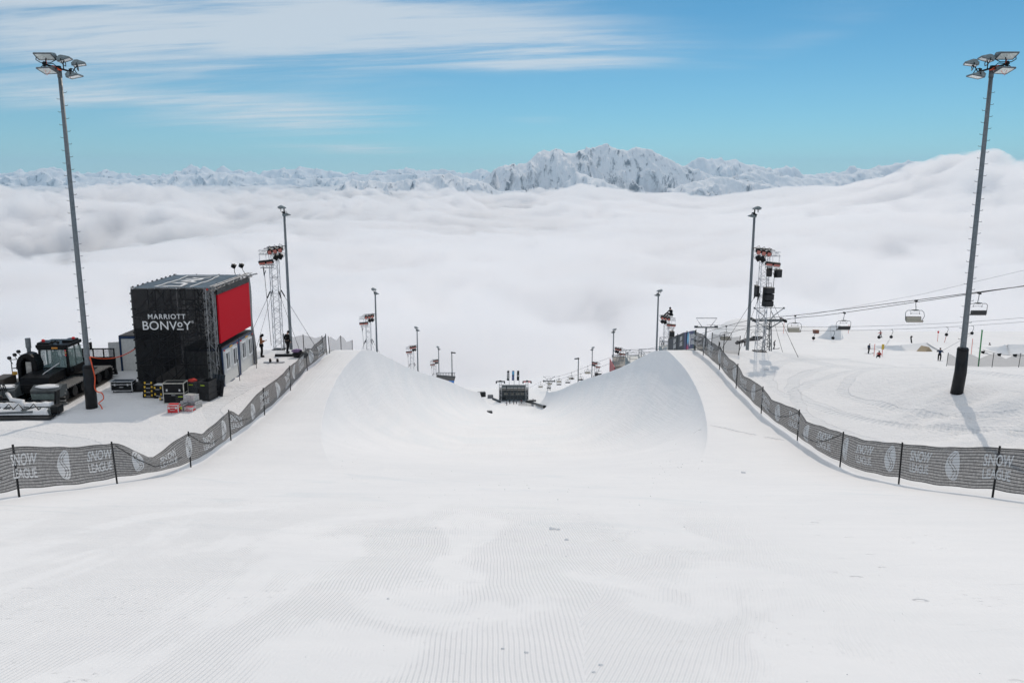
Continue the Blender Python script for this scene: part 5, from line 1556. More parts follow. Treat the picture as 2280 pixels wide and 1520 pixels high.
# ---- snow features of the park
def snow_block(name, label, cat, p, rz, w0, w1, h, d0, d1, n=13):
    """kicker: straight lip on top, concave face toward the viewer, flared shoulders running out into the field"""
    us_, vs_ = np.meshgrid(np.linspace(-1, 1, 31), np.linspace(0, 1, 15))
    prof = vs_ ** 1.6
    hw = (w0 + (w1 - w0) * vs_) / 2
    xx = us_ * hw; yy = -d0 * (1 - vs_) ** 1.0
    zz = h * prof * np.clip((1 - np.abs(us_)) * 6, 0, 1) ** .6
    m = MB()
    def sheet(x, y, z):
        r, c = x.shape; i = np.arange(r * c).reshape(r, c)
        m.add(np.stack([x, y, z], -1).reshape(-1, 3), np.stack([i[:-1, :-1], i[:-1, 1:], i[1:, 1:], i[1:, :-1]], -1).reshape(-1, 4).tolist())
    sheet(xx, yy, zz - .15)
    for s in (-1, 1):                                    # flared side aprons
        a, c = np.meshgrid(np.linspace(0, 1, 12), np.linspace(0, 1, 15))
        x = s * ((w0 + (w1 - w0) * c) / 2 * .99 + a * (.5 + .55 * h))
        y = -d0 * (1 - c) + a * d1 * .6
        sheet(x, y, h * c ** 1.6 * (1 - a) ** 2.4 - .15)
    a, c = np.meshgrid(np.linspace(0, 1, 10), np.linspace(-1, 1, 21))
    sheet(c * w1 / 2 * (1 + a * .25), a * d1, h * (1 - a) ** 1.5 * np.clip((1 - np.abs(c)) * 8, 0, 1) ** .5 - .15)
    o = m.build(name, snow_plain, None, True)
    o.location = p; o.rotation_euler = (0, 0, rz)
    return tag(o, label, cat, 'shaped snow jumps in the park')


snow_plain, nt, b = new_mat('packed_snow'); pos = N(nt, 'ShaderNodeTexCoord').outputs['Object']
nt.links.new(mixc(nt, noise(nt, pos, 1.2, 5), (.84, .845, .855), (.88, .885, .89)), b.inputs['Base Color']); b.inputs['Roughness'].default_value = .8
bn = N(nt, 'ShaderNodeBump'); bn.inputs['Distance'].default_value = .08; nt.links.new(noise(nt, pos, 3, 5, .65), bn.inputs['Height']); nt.links.new(bn.outputs[0], b.inputs['Normal'])


def F(u, v):
    q = G(u, v, 20, 330)
    return q if q is not None else P(u, v, 205)


snow_block('snow_kicker', 'tall steep snow kicker with a shaded blue face on the skyline', 'snow jump', F(1858, 754), .1, 2.6, 2.9, 3.4, 1.2, 5)
snow_block('snow_kicker', 'long low snow ramp with a tan wedge in front of it', 'snow jump', F(2030, 779), .35, 8.5, 7.0, 1.4, 5.0, 9)
snow_block('snow_kicker', 'broad pale snow jump at the right edge of the picture', 'snow jump', F(2275, 789), -.1, 7, 6, 1.9, 4.6, 9)
o = MB().prism([(-1.2, 0), (0.1, 1.0), (1.3, 0)], 1, -.8, .8).build('wooden_wedge', mat('tan_plywood', (.40, .31, .20), .7)); o.location = F(2057, 782); o.rotation_euler = (0, 0, .5); tag(o, 'tan plywood wedge standing in the snow before the long ramp', 'wedge')
o = MB().box((0, 0, .35), (1.3, .8, .7), bev=.04).box((0, 0, .72), (1.45, .95, .1)).build('wooden_hut', mat('red_brown_boards', (.25, .10, .06), .7)); o.location = F(1816, 741); tag(o, 'small red brown box hut on the skyline left of the kicker', 'hut')
o = MB().box((0, 0, .7), (.25, .2, 1.7), rot=(0, -.2, 0), bev=.04).ell((0, 0, 1.5), (.2, .16, .22), 8).build('post_sign', BLKM); o.location = F(2027, 769) + Vector((0, 0, .4)); tag(o, 'dark leaning marker post on top of the long snow ramp', 'post')

# dark rocks showing on the mound behind the lift pylon
rk = mat('bare_rock', (.11, .10, .095), .9, 0, .5, 2, bump=.8)
for i, (u, v, s) in enumerate(((1645, 756, .9), (1654, 749, 1.2), (1667, 745, 1.5), (1678, 741, 1.7), (1660, 752, 1.0), (1684, 748, 1.4), (1640, 763, .8), (1672, 752, 1.1))):
    q = P(u, v, 195); q.z = zgf(q.x, q.y)
    a = MB().ell((0, 0, 0), (s * .62, s * .5, .34 * s), 12); a.v = [tuple(Vector(p_) * (1 + .55 * float(pn(p_[0] * 1.3 + i, p_[1] * 1.3 + p_[2], i)))) for p_ in a.v]
    o = a.build('rock', rk); o.location = q + Vector((0, 0, .3)); o.rotation_euler = (0, .3, i)
    tag(o, f"dark bare {('flat', 'rounded', 'jagged', 'big topmost', 'small', 'wide', 'lowest', 'middle')[i]} rock poking from the snow mound behind the lift pylon", 'rock', 'rocks on the snow mound')

# piste poles, sign, far net
PINK = mat('faded_red_pole', (.75, .20, .17), .5, 0, .1); GREEN = mat('green_pole', (.03, .25, .08), .5)
for u, v, h_, m, r_, lab in ((2177, 815, 4.0, GREEN, .07, 'tall green pole right of the near right mast'), (1945, 792, 1.9, PINK, .05, 'thin red piste pole left of the sitting person'), (1963, 793, 1.7, PINK, .05, 'red piste pole carrying a small yellow sign'), (2086, 760, 2.2, PINK, .05, 'red piste pole on the skyline left of the near mast'),
                          (2161, 788, 2.6, PINK, .05, 'red piste pole between the mast and the green pole'), (1744, 742, 3.0, PINK, .05, 'red piste pole on the hill behind the tan chair'), (1888, 742, 2.2, PINK, .05, 'red piste pole right of the snow kicker')):
    q = F(u, v); t = thing('piste_pole', lab, 'pole', q, 0, 'piste poles on the ski field')
    MB().tube([(0, 0, -.3), (0, 0, h_)], r_, 6).build('shaft', m, t); MB().tube([(0, 0, h_), (0, 0, h_ + .08)], r_ * 1.5, 6).build('cap', m, t)
    if 'yellow' in lab: MB().box((0, -.06, h_ - .1), (.42, .03, .85), bev=.01).build('sign_plate', mat('yellow_sign', (.62, .42, .05), .5), t); 
    if u == 2086: MB().ell((0, 0, h_), (.22, .2, .3), 8).build('red_ball', REDCASE, t)
fp = [F(u, v) for u, v in ((2106, 814), (2150, 816), (2207, 817), (2266, 817), (2330, 818))]
course_fence('net_fence', 'low dark net sagging between posts right of the near right mast', fp, -1, [(.55, .5)] * 4, [.2], False, 1.4, .1, GNET)
o = MB().tube(cat_curve(F(2176, 785) + Vector((0, 0, .9)), P(2300, 789, (F(2250, 797)).y), .6), .03, 4).build('slack_rope', BLKM); tag(o, 'slack rope hung with small black flags behind the low dark net', 'rope')
for u, v, lab in ((2186, 787, 'small black flag nearest the green pole on the slack rope'), (2222, 793, 'small black flag in the middle of the slack rope'), (2257, 795, 'small black flag at the right end of the slack rope')):
    o = MB().prism([(-.35, 0), (.35, .05), (.25, -.45), (-.15, -.35)], 1, -.04, .04).build('flag', BLK); q = F(u, v + 4); o.location = q + Vector((0, 0, .75)); tag(o, lab, 'flag', 'black flags on the slack rope')

# ---- people on the field, each on skis or a board
SKI = mat('ski_topsheet', (.05, .055, .06), .3)
def skis(label, q, rz, board=False):
    ax, ay = along(q)
    t = thing('snowboard' if board else 'skis', label, 'snowboard' if board else 'skis', q + Vector((0, 0, .03)), 0, None if board else 'skis on the field')
    t.rotation_euler = (Matrix.Rotation(-ay, 3, 'Y') @ Matrix.Rotation(ax, 3, 'X') @ Matrix.Rotation(rz, 3, 'Z')).to_euler()
    if board: MB().prism(prof, 2, 0, .04).build('deck', SKI, t)
    else:
        for s in (-.12, .12): MB().box((s, .05, .02), (.09, 1.7, .04)).prism([(.9, .02), (1.1, .12), (1.1, .15), (.9, .06)], 0, s - .045, s + .045).build('ski', SKI, t)


gp = 'people on the ski field'
for u, v, pose, rz, lab, jk, tr, sc_, kind in (
        (1933, 787, 'lean', -1.2, 'skier in navy gliding across the field, tallest figure right of the kicker', NAVY, BLK, 1.0, 's'),
        (1956, 795, 'sit', 2.6, 'person in dark red sitting in the snow by the yellow sign pole', RED_C, BLK, 1.1, ''),
        (2090, 802, 'ski', -.5, 'dark skier towed by the drag lift just left of the near mast', NAVY, BLK, 1.15, 's'),
        (1723, 777, 'lean', -1.5, 'person in a grey top standing right of the speaker tower', GREY, BLK, 1.0, 's'),
        (1658, 770, 'phone', .4, 'person in grey standing left of the thin mast by the net', GREY, BLK, 1.0, ''),
        (1959, 751, 'ride', .3, 'snowboarder in red and black hopping on the skyline', RED_C, BLK, 1.1, 'b'),
        (2202, 774, 'sit', 1.5, 'snowboarder in black sitting on the skyline near the right jump', BLK, BLK, 1.1, 'b'),
        (1601, 775, 'lean', .8, 'person in black standing behind the grey net near the fence end', BLK, BLK, .95, '')):
    q = F(u, v)
    if kind == 's': skis(f"skis under the {lab.split(',')[0]}"[:90], q, rz)
    if kind == 'b': skis(f"snowboard under the {lab}", q, rz + (0 if pose == 'ride' else 1.57), True)
    person(q + Vector((0, 0, .03)), rz, pose, lab, jk, tr, BLK, gp, None, sc_)
q = F(2090, 802)
o = MB().tube([q + Vector((.3, .4, 1.2)), T0.lerp(T1, (2168 - 1572) / 728) + Vector((.35, 0, -2.6))], .025, 4).build('tow_line', BLKM); tag(o, 'thin tow line from the dark skier up to the drag lift', 'line', 'tow lines of the drag lift')
q = F(1956, 793)
o = MB().tube([q + Vector((.5, .2, .8)), T0.lerp(T1, (1992 - 1572) / 728) + Vector((.35, 0, -2.8))], .025, 4).build('tow_line', BLKM); tag(o, 'thin tow line running down from the drag lift to the yellow sign pole', 'line', 'tow lines of the drag lift')
for side, q_, lab in ((1, 328, 'rider in black slumped on a far lift chair left of the last lamp pole'), (-1, 320, 'rider in a dark jacket on a far tan lift chair')):
    pt = [c[2] for c in CHAIRS if c[0] == side and c[1] == q_][0]
    person(pt + Vector((.2, -.05, -2.62)), math.pi if side < 0 else 0, 'sit', lab, BLK if side > 0 else NAVY, BLK, BLK, 'riders on the chairlift', None, 1.0)

# ---- scaffold platforms and shelters on the right lip, dark platform on the left lip
PANEL = mat('blue_grey_cladding', (.17, .23, .255), .5, .2, .2)


def platform(label, x, y, w_, d_, zt, rail=True, m=None, ramp=False):
    zb = zgf(x, y)
    t = thing('camera_platform', label, 'platform', (x, y, zb), 0, 'platforms along the lips')
    h_ = zt - zb
    s_ = MB()
    for sx in (-1, 1):
        for sy in (-1, 0, 1): s_.tube([(sx * w_ / 2, sy * d_ / 2, -1.5), (sx * w_ / 2, sy * d_ / 2, h_ + (1.05 if rail else .1))], .05, 5)
    for z in (h_ * .35, h_ * .7):
        for sy in (-1, 1): s_.tube([(-w_ / 2, sy * d_ / 2, z), (w_ / 2, sy * d_ / 2, z)], .04, 5).tube([(-w_ / 2, sy * d_ / 2, z - 1), (w_ / 2, sy * d_ / 2, z)], .03, 4)
    s_.build('scaffold', SCAF, t)
    MB().box((0, 0, h_), (w_ + .1, d_ + .1, .12)).build('deck', SILV, t)
    if rail:
        r_ = MB()
        for z in (.55, 1.05):
            for sy in (-1, 1): r_.tube([(-w_ / 2, sy * d_ / 2, h_ + z), (w_ / 2, sy * d_ / 2, h_ + z)], .035, 5)
            for sx in (-1, 1): r_.tube([(sx * w_ / 2, -d_ / 2, h_ + z), (sx * w_ / 2, d_ / 2, h_ + z)], .035, 5)
        r_.build('guard_rail', SCAF, t)
    b_ = MB()
    k = int(w_ / .28)
    for i in range(k): b_.box((-w_ / 2 + (i + .5) * w_ / k, -d_ / 2 - .06, h_ * .52), (w_ / k * .86, .05 + .03 * (i % 2), h_ * .92))
    k = int(d_ / .28)
    for i in range(k): b_.box((-w_ / 2 - .06, -d_ / 2 + (i + .5) * d_ / k, h_ * .52), (.05 + .03 * (i % 2), d_ / k * .86, h_ * .92))
    b_.build('cladding', m or PANEL, t)
    return t


def zat(v, t): return ray(1145, v)[2] * t


platform('slatted blue grey camera platform at the foot of the tower with a person on top', 19.6, 105.5, 2.0, 3.0, zat(776, 107))
platform('wider slatted camera platform right behind the coloured banner', 22.6, 108.5, 4.2, 3.0, zat(775, 110), True)
platform('small blue grey platform half way down the right lip', 19.6, 134.5, 2.6, 5, zat(804, 136))
platform('long low blue grey platform just uphill of the small one on the right lip', 21.9, 129.5, 4.4, 5, zat(803, 131), True)
t = thing('judges_shelter', 'red sided shelter with a sloping silver roof on the right lip', 'shelter', (18.6, 148, zgf(18.6, 148)), 0)
zt = zat(819, 150) - t.location.z
MB().box((-.8, 3.5, zt * .45), (.14, 7.2, zt * .95)).build('red_side', mat('red_board', (.30, .02, .03), .5), t)
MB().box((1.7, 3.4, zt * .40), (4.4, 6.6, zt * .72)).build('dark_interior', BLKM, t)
r_ = MB()
for k in range(5): r_.box((.05 + k * .98, 2.9, zt - .62 + (k % 2) * .03), (.94, 7.0, .10), rot=(.24, 0, 0))
r_.build('silver_roof', mat('silver_roofing', (.27, .265, .25), .7, 0, .15), t)
MB().tube([(-.5, -.6, zt - 1.2), (-.5, 6.8, zt + .5), (1.7, 6.8, zt + .6), (4.6, 6.8, zt + .6)], .06, 5).build('edge_rail', SCAF, t)
q = Vector((19.9, 152, zat(831, 153)))
person(Vector((19.9 + 2.6, 150.5, zat(832, 152))), 1.2, 'sit', 'person in black crouching beside the red sided shelter', BLK, BLK, BLK, None, None, 1.9)
t = thing('lift_hut', 'dark roofed platform with a bright blue side on the left lip', 'platform', (-17.3, 213, zgf(-17.3, 213)), 0)
zt = zat(855, 215) - t.location.z
MB().box((.9, 0, zt * .5), (1.9, .2, zt * .9)).build('blue_side', mat('bright_blue_board', (.02, .18, .55), .5), t)
MB().box((-.6, 3, zt * .9), (4.9, 6, .2), rot=(0, .08, 0)).box((-1.6, 2.5, zt * .45), (2.9, 5, zt * .7)).build('dark_platform', BLKM, t)
b_ = MB()
for k in range(12): b_.box((-2.9 + k * .41, 5.8, zt * .9 + .45), (.12, .12, .9))
b_.box((-.6, 5.8, zt * .9 + .9), (4.9, .1, .1)).build('guard_rail', GALVD, t)

# ---- judging stand at the foot of the pipe
jt = 388.0
jp = G(1144, 893, 100, 470) or P(1144, 893, jt)
s1 = jp.y / 1900
t = thing('judging_stand', 'wide dark scaffold judging stand at the foot of the halfpipe', 'judging stand', jp, 0)
W2, H2 = 67 * s1, 32 * s1 * 1.0
b_ = MB()
for x in np.linspace(-W2 / 2, W2 / 2, 9):
    for y in (0, 2.5, 5): b_.tube([(x, y, -1), (x, y, H2)], .09, 4)
for z in np.linspace(.8, H2, 6):
    for y in (0, 5): b_.tube([(-W2 / 2, y, z), (W2 / 2, y, z)], .07, 4)
for k in range(8):
    x0, x1 = -W2 / 2 + W2 * k / 8, -W2 / 2 + W2 * (k + 1) / 8
    b_.tube([(x0, 0, 1 + (k % 2) * 3), (x1, 0, 4 - (k % 2) * 3)], .06, 4)
b_.build('scaffold', GALVD, t)
MB().box((0, 2.6, H2 * .43), (W2 - .2, 4.6, H2 * .68)).build('dark_booth', mat('dark_booth_cladding', (.035, .04, .042), .6, 0, .4, 2), t)
for x in (-3.6, -.9, 1.8, 4.0): MB().box((x * W2 / 13.5, .25, H2 * .52), (1.6, .08, 1.0)).build('booth_window', mat('tinted_booth_glass', (.20, .19, .16), .2, 0, .5, .8), t)
MB().box((0, 4.9, H2 * .90), (W2 * .82, .1, H2 * .22)).build('pale_back_wall', mat('pale_grey_wall', (.26, .28, .285), .6), t)
MB().box((0, .0, H2 * .76), (W2 * .98, .12, .18)).box((0, .0, H2 * .30), (W2 * .98, .12, .18)).box((-W2 * .38, -.1, H2 * .18), (W2 * .2, .3, H2 * .14)).build('ledge', BLKM, t)
for sx, lab in ((-1, 'white lattice tower with a black crosshead left of the judging stand'), (1, 'white lattice tower with a red and black crosshead right of the judging stand')):
    q = jp + Vector((sx * W2 * .455, -.2, 0))
    tt_ = thing('lattice_gate_tower', lab, 'lattice tower', q, 0, 'towers beside the judging stand')
    HT = 45.5 * s1
    lattice(MB(), 1.05, 0, HT, 1.0, .08, .05).build('lattice_mast', ALU, tt_)
    MB().box((0, 0, HT + .3), (3.6, .5, .42)).box((-1.75, 0, HT - .1), (.5, .6, 1.0)).box((1.75, 0, HT - .1), (.5, .6, 1.0)).box((0, -.1, HT + .55), (1.0, .5, .4)).build('crosshead', BLKM, tt_)
    if sx > 0: MB().box((-.95, -.3, HT + .25), (1.0, .2, .38)).box((.95, -.3, HT + .25), (1.0, .2, .38)).build('red_panel', REDCASE, tt_)
for k, (u, lab) in enumerate(((1132, 'black feather flag with white lettering, left of the three on the stand'), (1143.5, 'blue and purple feather flag in the middle of the three on the stand'), (1155, 'black feather flag with a white mark, right of the three on the stand'))):
    q = jp + Vector(((u + 1.5 - 1144) * s1, 5.2, H2 * .8))
    tt_ = thing('feather_flag', lab, 'flag', q, 0, 'feather flags on the judging stand')
    h0 = (893 - 827) * s1 - H2 * .8
    MB().tube([(0, 0, 0), (0, 0, h0)], .09, 5).build('pole', SCAF, tt_)
    MB().prism([(-.02, h0), (-.9, h0 - .15), (-1.05, h0 - 4.4), (-.05, h0 - 4.5)], 1, -.02, .02).build('cloth', [BLK, mat('violet_blue_cloth', (.10, .14, .30), .7, 0, .9, .5), BLK][k], tt_)
    if k == 0: flat_text('LEAGUE', .78, Matrix.Translation((-.28, -.05, h0 - 2.3)) @ FRM @ Matrix.Rotation(math.pi / 2, 4, 'Z'), 'lettering', tt_, PRW, .03)
    elif k == 2: MB().prism([(-.75, h0 - 2.3), (-.45, h0 - 1.9), (-.15, h0 - 2.3), (-.45, h0 - 2.8)], 1, -.06, -.03).build('emblem', PRW, tt_)
    else: MB().prism([(-.8, h0 - .4), (-.1, h0 - .4), (-.1, h0 - 2.0), (-.85, h0 - 1.6)], 1, -.06, -.03).build('blue_patch', mat('sky_blue_print', (.12, .45, .70), .6), tt_)
gj = 'people at the judging stand'
for u, v, lab, jk, pose in ((1127.5, 870, 'person in black standing on the upper floor of the judging stand', BLK, 'phone'), (1128.5, 902, 'person in dark purple at the left of the group below the stand', cloth('plum', (.08, .04, .09)), 'ski'), (1135, 899, 'person in black with arms at the sides in the group below the stand', BLK, 'lean'),
                            (1144, 900, 'person in black crouched in the middle of the group below the stand', BLK, 'ski'), (1150, 899, 'person in grey at the right of the group below the stand', GREY, 'lean'), (1161, 898, 'person in dark red apart on the right below the stand', cloth('wine', (.14, .04, .05)), 'lean'), (1187, 892, 'person in black sitting on a small sled right of the stand', BLK, 'sit')):
    q = G(u, v, 100, 470) or P(u, v, jp.y)
    if v == 870: q = jp + Vector(((u - 1144) * s1, 1.5, H2 * .78))
    person(q, 2.8, pose, lab, jk, BLK, BLK, gj, None, 1.05)
for u, v, w_, h_, lab in ((1072, 883, 3.0, 1.7, 'black box on the snow rise left of the judging stand'), (1092, 886, 2.4, 1.4, 'grey tarped box between the black box and the judging stand'), (1090.5, 919, 1.4, .5, 'small black slab lying on the snow at the end of the left pipe wall'), (1186, 893, 3.0, .5, 'low dark sled right of the judging stand')):
    q = G(u, v, 100, 470) or P(u, v, 380)
    t = thing('equipment_box', lab, 'box', q, .2, 'boxes on the run out'); MB().box((0, 0, h_ / 2), (w_, 1.4, h_), bev=.12).build('body', BLKP if u != 1092 else GREY, t); MB().box((0, 0, h_ + .03), (w_ * .96, 1.3, .06)).build('lid', PLASTG, t)
a = [G(u, v, 100, 470) for u, v in ((1172, 895), (1186, 898), (1198, 903), (1206, 906), (1213, 908))]
a = [q for q in a if q is not None]
if len(a) > 2:
    o = MB().tube([q + Vector((0, 0, .35)) for q in a], .55, 8).build('black_crash_mat', VINYL); tag(o, 'dark padded mat roll curving down right of the judging stand', 'crash mat')
a = [G(u, v, 100, 470) for u, v in ((1098, 889), (1106, 892), (1113, 896))]
a = [q for q in a if q is not None]
if len(a) > 2:
    o = MB().tube([q + Vector((0, 0, .3)) for q in a], .5, 8).build('black_crash_mat', VINYL); tag(o, 'dark padded mat roll left of the judging stand', 'crash mat')
fp = [G(u, v, 100, 470) for u, v in ((1155, 903), (1172, 904), (1187, 904))]
if all(fp): course_fence('net_fence', 'pale net with pink posts in front of the judging stand', fp, 1, [(.1, .5)] * 2, [.1], False, 2.2, .1, GNET)

# ---- lumps of snow knocked loose around the entry
rs = np.random.RandomState(4); m = MB()
def lump_at(x, y, s):
    a = MB().ell((0, 0, 0), (s, s * rs.uniform(.7, 1.1), s * .6), 7); z = zgf(x, y)
    m.add([(x + p[0] * (1 + .5 * float(pn(p[0] * 9 / s * .1 + x, p[1] * 9 / s * .1, 3))), y + p[1], z + s * .25 + p[2]) for p in a.v], a.f)
for u, v, s in ((1230, 1178, .075), (1243, 1179, .05), (1655, 1052, .10), (1706, 822, .20), (1172, 1452, .028), (1338, 1480, .026), (865, 1333, .022), (1262, 1202, .045), (1120, 1444, .022), (1322, 1496, .02)):
    q = G(u, v); lump_at(q.x, q.y, s)
for (u, v, su, sv, n, s0) in ((1300, 1190, 130, 40, 26, .02), (1000, 1085, 110, 25, 26, .035), (1490, 1040, 30, 30, 26, .035), (770, 1010, 25, 25, 22, .03), (1600, 1300, 250, 90, 20, .011), (1880, 1380, 180, 60, 22, .012), (1240, 1110, 200, 40, 22, .03), (900, 1450, 500, 60, 25, .008)):
    for _ in range(n):
        q = G(u + su * rs.randn(), min(1515, v + sv * rs.randn()), 4, 120)
        if q is not None and abs(q.x) < 14: lump_at(q.x, q.y, s0 * rs.uniform(.3, .8))
o = m.build('snow_clumps', snow_plain, None, True); tag(o, 'loose crumbs and clumps of snow scattered on the run', kind='stuff')
# ================================================================ mountains, cloud sea, haze
mm, nt, b = new_mat('alpine_snow_and_rock')
geo = N(nt, 'ShaderNodeNewGeometry'); pos = geo.outputs['Position']
sn = N(nt, 'ShaderNodeSeparateXYZ'); nt.links.new(geo.outputs['Normal'], sn.inputs[0])
svec = N(nt, 'ShaderNodeVectorMath', operation='MULTIPLY'); nt.links.new(pos, svec.inputs[0]); svec.inputs[1].default_value = (.011, .0035, .0045)
n1 = noise(nt, svec.outputs[0], 1.0, 7, .62, .6); n2 = noise(nt, pos, .05, 5, .7)
steep = mathn(nt, 'ADD', mathn(nt, 'MULTIPLY', mathn(nt, 'MINIMUM', mathn(nt, 'SUBTRACT', 1, sn.outputs[2]), .42), .9), mathn(nt, 'ADD', gain(mathn(nt, 'SUBTRACT', n1, .5), 1.1), gain(mathn(nt, 'SUBTRACT', n2, .5), .32)))
rock = mapr(nt, steep, .33, .55)
c = mixc(nt, mapr(nt, n2, .3, .7), (.08, .095, .12), (.17, .185, .21))
c = mixc(nt, rock, (.84, .86, .89), c)
nt.links.new(c, b.inputs['Base Color']); b.inputs['Roughness'].default_value = .9; b.inputs['Specular IOR Level'].default_value = .1
bn = N(nt, 'ShaderNodeBump'); bn.inputs['Strength'].default_value = .6; bn.inputs['Distance'].default_value = 16
nt.links.new(addm(noise(nt, pos, .012, 7, .65), gain(rock, -.25)), bn.inputs['Height']); nt.links.new(bn.outputs[0], b.inputs['Normal'])


def range_mesh(name, label, crest, dist, depth, slope, nx, ny, seed, spur, base=-520, yskew=0.0, backslope=.8, m=None):
    """a massif: crest heights at the given picture columns stand at distance dist; spurs run down both flanks"""
    us = np.array([c[0] for c in crest], float); vs = np.array([c[1] for c in crest], float)
    b_ = -(vs - V0) / FPX
    yy = CT + b_ * ST
    cx_, cz_ = (us - U0) / FPX * dist / yy, (-ST + b_ * CT) * dist / yy
    x = np.linspace(cx_[0] - 250, cx_[-1] + 250, nx)
    y = np.linspace(-depth, depth * .8, ny)
    X_, Y_ = np.meshgrid(x, y)
    cr = np.interp(x, cx_, cz_)
    cr = cr + spur * .10 * fbm(x / (spur * .45), x * 0 + seed, 4, seed) + spur * (.04 if seed in (3, 21, 33, 41, 57, 83) else .13) * (ridged(x / (spur * .8), x * 0 + seed + .5, 4, seed + 40) - .8)
    mean = np.convolve(np.pad(cr, 20, mode='edge'), np.ones(41) / 41, 'valid')
    wob = spur * .9 * fbm(X_ / (spur * 6), Y_ * 0 + 3.3, 3, seed + 5)
    d = Y_ - wob
    fade = np.exp(-np.abs(d) / (spur * 1.6))
    C = cr[None, :] * fade + mean[None, :] * (1 - fade)
    k = np.where(d < 0, slope, backslope)
    fall = k * (np.sqrt(d * d + 30.0**2) - 30)
    sp_ = ridged(X_ / (spur * 1.5) + .35 * fbm(X_ / 900, Y_ / 500, 2, seed + 8), Y_ / (spur * 4.2), 6, seed + 2)
    amp = np.clip(np.abs(d) / (spur * 1.6), 0, 1) ** .8
    Z_ = C - fall + spur * (.85 if seed == 3 else .6) * (sp_ - 1.05) * amp + spur * .09 * (ridged(X_ / (spur * .38) + Y_ / (spur * 3), Y_ / (spur * 1.1), 4, seed + 21) - 1) * amp + spur * .03 * fbm(X_ / (spur * .2), Y_ / (spur * .2), 4, seed + 12)
    Z_ = np.maximum(Z_, base)
    o = grid_mesh(name, X_, Y_ + dist + X_ * yskew, Z_, m or mm)
    return tag(o, label, kind='structure')


MAIN = [(1040, 420), (1070, 404), (1100, 380), (1125, 367), (1150, 369), (1175, 360), (1200, 339), (1212, 333), (1235, 332), (1262, 339), (1300, 336),
        (1340, 328), (1355, 323), (1375, 332), (1395, 336), (1415, 330), (1442, 334), (1480, 352), (1520, 369), (1570, 386), (1620, 396), (1690, 404), (1760, 430)]
LOWL = [(700, 445), (745, 421), (785, 398), (805, 406), (835, 401), (862, 407), (890, 402), (930, 399), (962, 393), (1000, 386), (1030, 396), (1075, 404), (1110, 425)]
SPUR = [(1200, 440), (1250, 420), (1282, 382), (1310, 392), (1345, 402), (1370, 415), (1400, 434)]
LOWR = [(1480, 425), (1540, 405), (1600, 393), (1650, 402), (1700, 410), (1740, 421), (1775, 431)]
MIDR = [(1500, 380), (1535, 362), (1562, 352), (1600, 356), (1650, 359), (1685, 369), (1720, 376), (1755, 369), (1790, 386), (1835, 390), (1875, 381), (1897, 368), (1922, 381),
        (1958, 366), (2000, 361), (2045, 357), (2080, 365), (2110, 366), (2150, 380), (2230, 386), (2250, 381), (2285, 402), (2330, 408)]
NEARR = [(1580, 420), (1640, 392), (1690, 378), (1740, 392), (1800, 398), (1850, 392), (1900, 386), (1940, 374), (1990, 366), (2045, 360), (2085, 368), (2130, 385), (2200, 405)]
FARL = [(-60, 380), (0, 385), (40, 381), (75, 384), (105, 369), (135, 376), (190, 387), (232, 377), (270, 388), (330, 391), (372, 385), (400, 380), (421, 367), (441, 379), (455, 372), (480, 378), (496, 372), (530, 381), (575, 386), (605, 377),
        (645, 374), (665, 371), (692, 374), (730, 377), (770, 386), (820, 385), (850, 380), (905, 374), (950, 381), (988, 373), (1012, 381), (1045, 388), (1071, 373), (1095, 384), (1150, 392)]
MIDL = [(-60, 400), (0, 398), (60, 388), (105, 372), (150, 384), (200, 392), (260, 398), (350, 400), (400, 392), (450, 386), (500, 384), (540, 390), (600, 396), (680, 398), (760, 396), (820, 389), (870, 391), (930, 384), (990, 392), (1040, 400)]
range_mesh('mountain', 'broad rocky snow massif rising from the cloud in the middle', MAIN, 9000, 1900, .40, 700, 320, 3, 300)
range_mesh('mountain', 'low fluted snow ridge running left from the broad rocky massif', LOWL, 8000, 900, .40, 420, 140, 21, 150)
range_mesh('mountain', 'smooth snow spur in front of the broad rocky massif', SPUR, 7400, 600, .36, 140, 70, 33, 130)
range_mesh('mountain', 'low snow ridge at the right foot of the broad rocky massif', LOWR, 8200, 800, .38, 180, 90, 41, 150)
range_mesh('mountain', 'sunlit snow range with many side ribs right of the massif', NEARR, 12500, 1700, .36, 260, 110, 57, 320)
range_mesh('mountain', 'blue distant range with a sharp peak, right of the massif', MIDR, 17000, 2200, .38, 320, 90, 61, 380)
range_mesh('mountain', 'jagged distant blue range along the left horizon', FARL, 24000, 2800, .36, 520, 100, 77, 480)
range_mesh('mountain', 'rounded white range below the jagged blue peaks on the left', MIDL, 19000, 1800, .28, 420, 90, 83, 400)



vm, nt, b = new_mat('valley_forest')
pos = N(nt, 'ShaderNodeNewGeometry').outputs['Position']
c = mixc(nt, mapr(nt, noise(nt, pos, .006, 8, .7), .42, .60), (.035, .05, .06), (.30, .33, .36))
nt.links.new(c, b.inputs['Base Color']); b.inputs['Roughness'].default_value = .95
HOLES = [(5, 612, 1500, 80, 170, 165), (70, 535, 2100, 170, 210, 150), (270, 560, 1900, 160, 180, 125), (180, 590, 1500, 90, 120, 40), (560, 520, 2500, 130, 160, 60), (20, 470, 3600, 260, 260, 60), (470, 440, 8000, 260, 900, 150), (610, 436, 8200, 160, 700, 140), (900, 470, 4600, 230, 380, 80),
         (1040, 490, 4300, 170, 260, 120), (1130, 440, 6800, 300, 500, 70), (1375, 484, 4500, 110, 220, 120), (1512, 487, 4400, 70, 180, 110), (1425, 457, 5600, 130, 300, 90), (540, 490, 3000, 120, 200, 50), (700, 560, 1700, 80, 140, 35), (830, 600, 1300, 90, 140, 25)]


